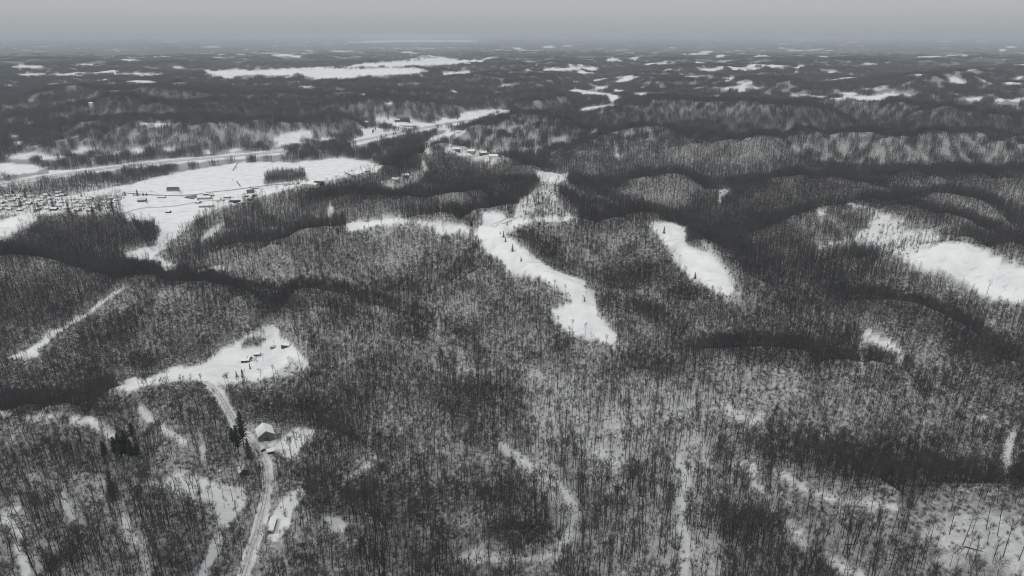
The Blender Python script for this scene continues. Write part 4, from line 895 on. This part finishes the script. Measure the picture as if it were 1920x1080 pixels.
for a, b, s, lb in [(202,868,.75,'leftmost narrow pine of the pine grove in the lower left woods'),(222,866,.85,'pine second from left in the lower left pine grove'),(233,870,.9,'tall pine in the dark heart of the lower left pine grove'),(243,866,.95,'broad pine right of centre in the lower left pine grove'),(252,872,.85,'bare-stemmed pine at the near side of the lower left pine grove'),(263,868,.7,'rightmost pine of the lower left pine grove'),(253,832,.75,'dark pine standing above and behind the lower left pine grove'),(228,855,.8,'pine at the back of the lower left pine grove')]:
    evergreen('pine2' if a != 243 else 'pine', a, b+4, s*1.35, lb, 'pines of the lower left grove')
for a, b, s, lb in [(883,424,.9,'small dark cedar at the track junction on the ridge-top field'),(951,423,.7,'tiny cedar right of the track junction on the ridge field'),(944,446,1.0,'dark cedar at the upper neck of the long ridge field'),(948,454,.8,'second cedar just below the one at the field neck'),(897,458,.9,'cedar on the left edge of the long ridge field'),(961,472,1.1,'largest cedar in the upper part of the long ridge field'),(977,490,.7,'small cedar right of centre on the long ridge field'),(932,494,1.0,'cedar at the lower left edge of the upper ridge field'),(938,440,.5,'very small cedar above the dark cedar at the field neck'),
    (1245,438,1.1,'cedar in the upper part of the right-hand ridge field'),(1303,523,1.0,'cedar at the left edge of the right-hand ridge field'),(1053,401,.9,'cedar at the right side of the scrubby pasture'),(985,404,.8,'cedar at the left side of the scrubby pasture'),(1096,566,.7,'small dark cedar beside the bare saplings in the lower ridge field')]:
    evergreen('cedar', a, b, s, lb)
for a, b, s, k_, lb in [(258,367,1.45,'cedar','tall dark evergreen in the row by the valley field'),(251,367,.6,'cedar','smallest evergreen left of the tall one by the valley field'),(269,367,.85,'cedar','short evergreen right of the tall one by the valley field'),(275,367,.8,'cedar','last evergreen at the right end of the row by the valley field'),(235,367,1.0,'cedar','round dark evergreen at the left end of the row by the valley field'),
    (153,369,1.0,'cedar','dark evergreen at the far edge of the valley town'),(40,390,1.1,'spruce','large dark evergreen in the left part of the valley town'),(49,371,1.0,'spruce','dark evergreen at the far left rear of the valley town'),(26,368,.8,'spruce','dark evergreen at the very left rear of the valley town'),(188,398,1.0,'spruce','dark evergreen at the near right corner of the valley town'),(213,400,1.35,'spruce','tallest dark evergreen rising from the wood right of the town'),(130,402,1.1,'spruce','dark evergreen on the wood edge below the town centre'),(175,402,.9,'spruce','evergreen on the wood edge near the town corner'),(72,392,.8,'spruce','evergreen between the left and middle of the valley town'),(100,390,.9,'spruce','evergreen in the middle of the valley town')]:
    evergreen(k_, a, b, s*1.1, lb, sx=1.4)
for a, b, s, lb in [(455,708,1.1,'tall thin evergreen at the lower edge of the farm clearing'),(444,707,.8,'slim evergreen left of the tall one at the clearing edge'),(469,692,.8,'dark slim evergreen just below the dark farmhouse'),(425,710,.7,'small evergreen at the left end of the clearing edge')]:
    evergreen('cedar', a, b, s, lb, sx=.8)
HWT = [(724,256),(738,253),(742,252),(755,249),(715,258),(858,236),(868,233),(700,247),(704,244),(699,250),(768,230),(858,224)]
for i, (a, b) in enumerate(HWT):
    evergreen('cedar', a, b, 1.3, 'small dark cedar scattered on the bank beside the highway', 'cedars on the highway bank', sx=1.6)
# single bare trees in the open
def lone(u_, v_, k, s, label, sx=1.0):
    x, y, z = hit(u_, v_); o = empty('bare_tree', (x, y, z), random.uniform(0, 6.28)); o.scale = (s*sx, s*sx, s)
    for nm, me in (('trunk', trunk_me[k]), ('crown', crown_me[k])):
        c = bpy.data.objects.new(nm, me); col.objects.link(c); c.parent = o
    tag(o, label, 'tree')
lone(340, 369, 2, .85, 'broad spreading bare tree beside the valley road right of the big barn', 1.8); lone(273, 349, 4, .6, 'small bare tree at the field edge above the evergreens row', 1.3); lone(284, 366, 4, .8, 'slim bare tree right of the evergreens row')
lone(444, 321, 2, .7, 'lone bare tree out in the middle of the big white field'); lone(436, 341, 6, .5, 'tiny round bush-like tree in the lower part of the big white field', 2.0); lone(632, 341, 4, .9, 'bare tree at the right lower edge of the big white field', 1.3)
lone(491, 656, 4, .5, 'small bare sapling left of the tiny shelter in the farm clearing'); lone(495, 680, 6, .5, 'faint sapling right of the farm path'); lone(482, 688, 6, .6, 'faint bare sapling below the farm path'); lone(513, 648, 6, .4, 'faint sapling behind the tiny shelter')
lone(1099, 560, 4, .6, 'bare sapling standing in the lower part of the long ridge field'); lone(1092, 566, 6, .7, 'second bare sapling left of the one in the lower ridge field'); lone(458, 712, 2, .7, 'twiggy bare tree at the lower edge of the farm clearing')
for i, (a, b) in enumerate([(147,360),(158,359),(172,357),(188,356),(196,357),(205,355),(212,354),(217,355)]):
    lone(a, b, 2, .75, ['leftmost round bare tree in the row along the far edge of the town field','second round bare tree from the left in the far town field row','third round bare tree from the left in the far town field row','large round bare tree near the middle of the far town field row','bare tree just right of the middle of the far town field row','fifth-largest bare tree right of middle in the far town field row','big vase-shaped bare tree near the right of the far town field row','rightmost bare tree in the far town field row'][i], 1.5)
# pale dead snag and fallen logs
x, y, z = hit(1641, 910); o = empty('dead_tree', (x, y, z)); t_, c_ = bare_tree(900, H=15, spread=1.4, first=.4, twigs=1, thick=1.5)
t_.build('trunk', M['pale_bark'], o); c_.build('limb', M['pale_bark'], o); tag(o, 'bleached pale dead tree in the dark hollow at lower right', 'dead tree')
for a, b, rz_, l_, lb in [(1830,1035,-.5,12,'fallen tree trunk lying on the bright knoll at bottom right'),(1600,1026,.05,11,'fallen log in the snow below the dark hollow'),(1165,916,-.45,14,'long fallen trunk on the slope right of the snowy gap'),(130,868,.2,12,'fallen trunk crossing the lower left woods above the lone spruce'),(128,1046,.15,11,'fallen log near the bottom of the lower left woods'),(870,828,0,9,'dark log lying near the neck of the parcel')]:
    x, y, z = hit(a, b); o = empty('fallen_log', (x, y, z+.25), rz_); m = MB(); m.tube((-l_/2,0,0),(l_/2,0,.3),.35,.14,7,cap=True); m.build('log_trunk', M['bark'], o)
    m = MB()
    for q in range(5): m.tube((l_*(.1+.08*q),0,.2),(l_*(.25+.08*q),(-1)**q*1.6,1.2),.08,.02,3)
    m.build('branch', M['bark'], o); tag(o, lb, 'log')

# drains across the big field and cars in the yards
for px, lb in [([(447,305),(441,313),(437,321)], 'dark weedy drain running into the far side of the big white field'), ([(444,340),(447,344),(452,351)], 'short dark weedy drain at the near side of the big white field'), ([(225,348),(231,344),(233,339),(230,335)], 'curved dark ditch at the left end of the big white field')]:
    ribbon('drainage_ditch', px, [(-1.6,-.6,'thin_snow'),(-.6,1.4,'dark_roof'),(1.4,2.2,'thin_snow')], 5, .3, lb)
def car(u_, v_, rz, paint, label, group=None):
    x, y, z = hit(u_, v_); o = empty('parked_car', (x, y, z+.1), rz); m = MB()
    m.quad([(-2.2,-.9,.35),(2.2,-.9,.35),(2.25,-.9,.8),(1.2,-.9,.95),(-2.2,-.9,.95)]); m.quad([(-2.2,.9,.95),(1.2,.9,.95),(2.25,.9,.8),(2.2,.9,.35),(-2.2,.9,.35)])
    m.quad([(-2.2,-.9,.95),(1.2,-.9,.95),(1.2,.9,.95),(-2.2,.9,.95)]); m.quad([(1.2,-.9,.95),(2.25,-.9,.8),(2.25,.9,.8),(1.2,.9,.95)]); m.quad([(2.25,-.9,.8),(2.2,-.9,.35),(2.2,.9,.35),(2.25,.9,.8)]); m.quad([(-2.2,.9,.95),(-2.2,.9,.35),(-2.2,-.9,.35),(-2.2,-.9,.95)])
    m.build('body', M[paint], o); m = MB(); B_ = [(-1.9,-.8,.96),(1.0,-.8,.96),(1.0,.8,.96),(-1.9,.8,.96)]; T_ = [(-1.4,-.68,1.5),(.35,-.68,1.5),(.35,.68,1.5),(-1.4,.68,1.5)]
    for i in range(4): j = (i+1) % 4; m.quad([B_[i], B_[j], T_[j], T_[i]])
    m.build('window', M['glass'], o); m = MB(); m.quad([(a, b, c+.01) for a, b, c in T_]); m.quad([(a*.98, b*.98, c+.09) for a, b, c in T_]); m.build('car_roof', M[paint], o)
    for a in (-1.4, 1.4):
        for b in (-.92, .72): w_ = MB(); w_.tube((a,b,.33),(a,b+.2,.33),.33,.33,10,cap=True); w_.build('wheel', M['dark_roof'], o)
    tag(o, label, 'car', group)
for a, b, rz__, p_, lb in [(400,374,.2,'dark_roof','dark car parked in the snow between the two long warehouses and the corner house'),(414,372,1.2,'steel','silver car parked right of the pale wide-roofed house'),(420,377,.4,'dark_wood','dark car at the end of the farm lane'),(372,376,.1,'dark_roof','dark car at the left end of the upper warehouse'),(457,365,.3,'steel','silver car left of the dark-roofed grey house'),(494,846,1.3,'dark_roof','dark car on the road verge beside the small dark shed'),(276,381,.2,'dark_wood','dark car beside the wide grey valley farmhouse')]:
    car(a, b, rz__, p_, lb)
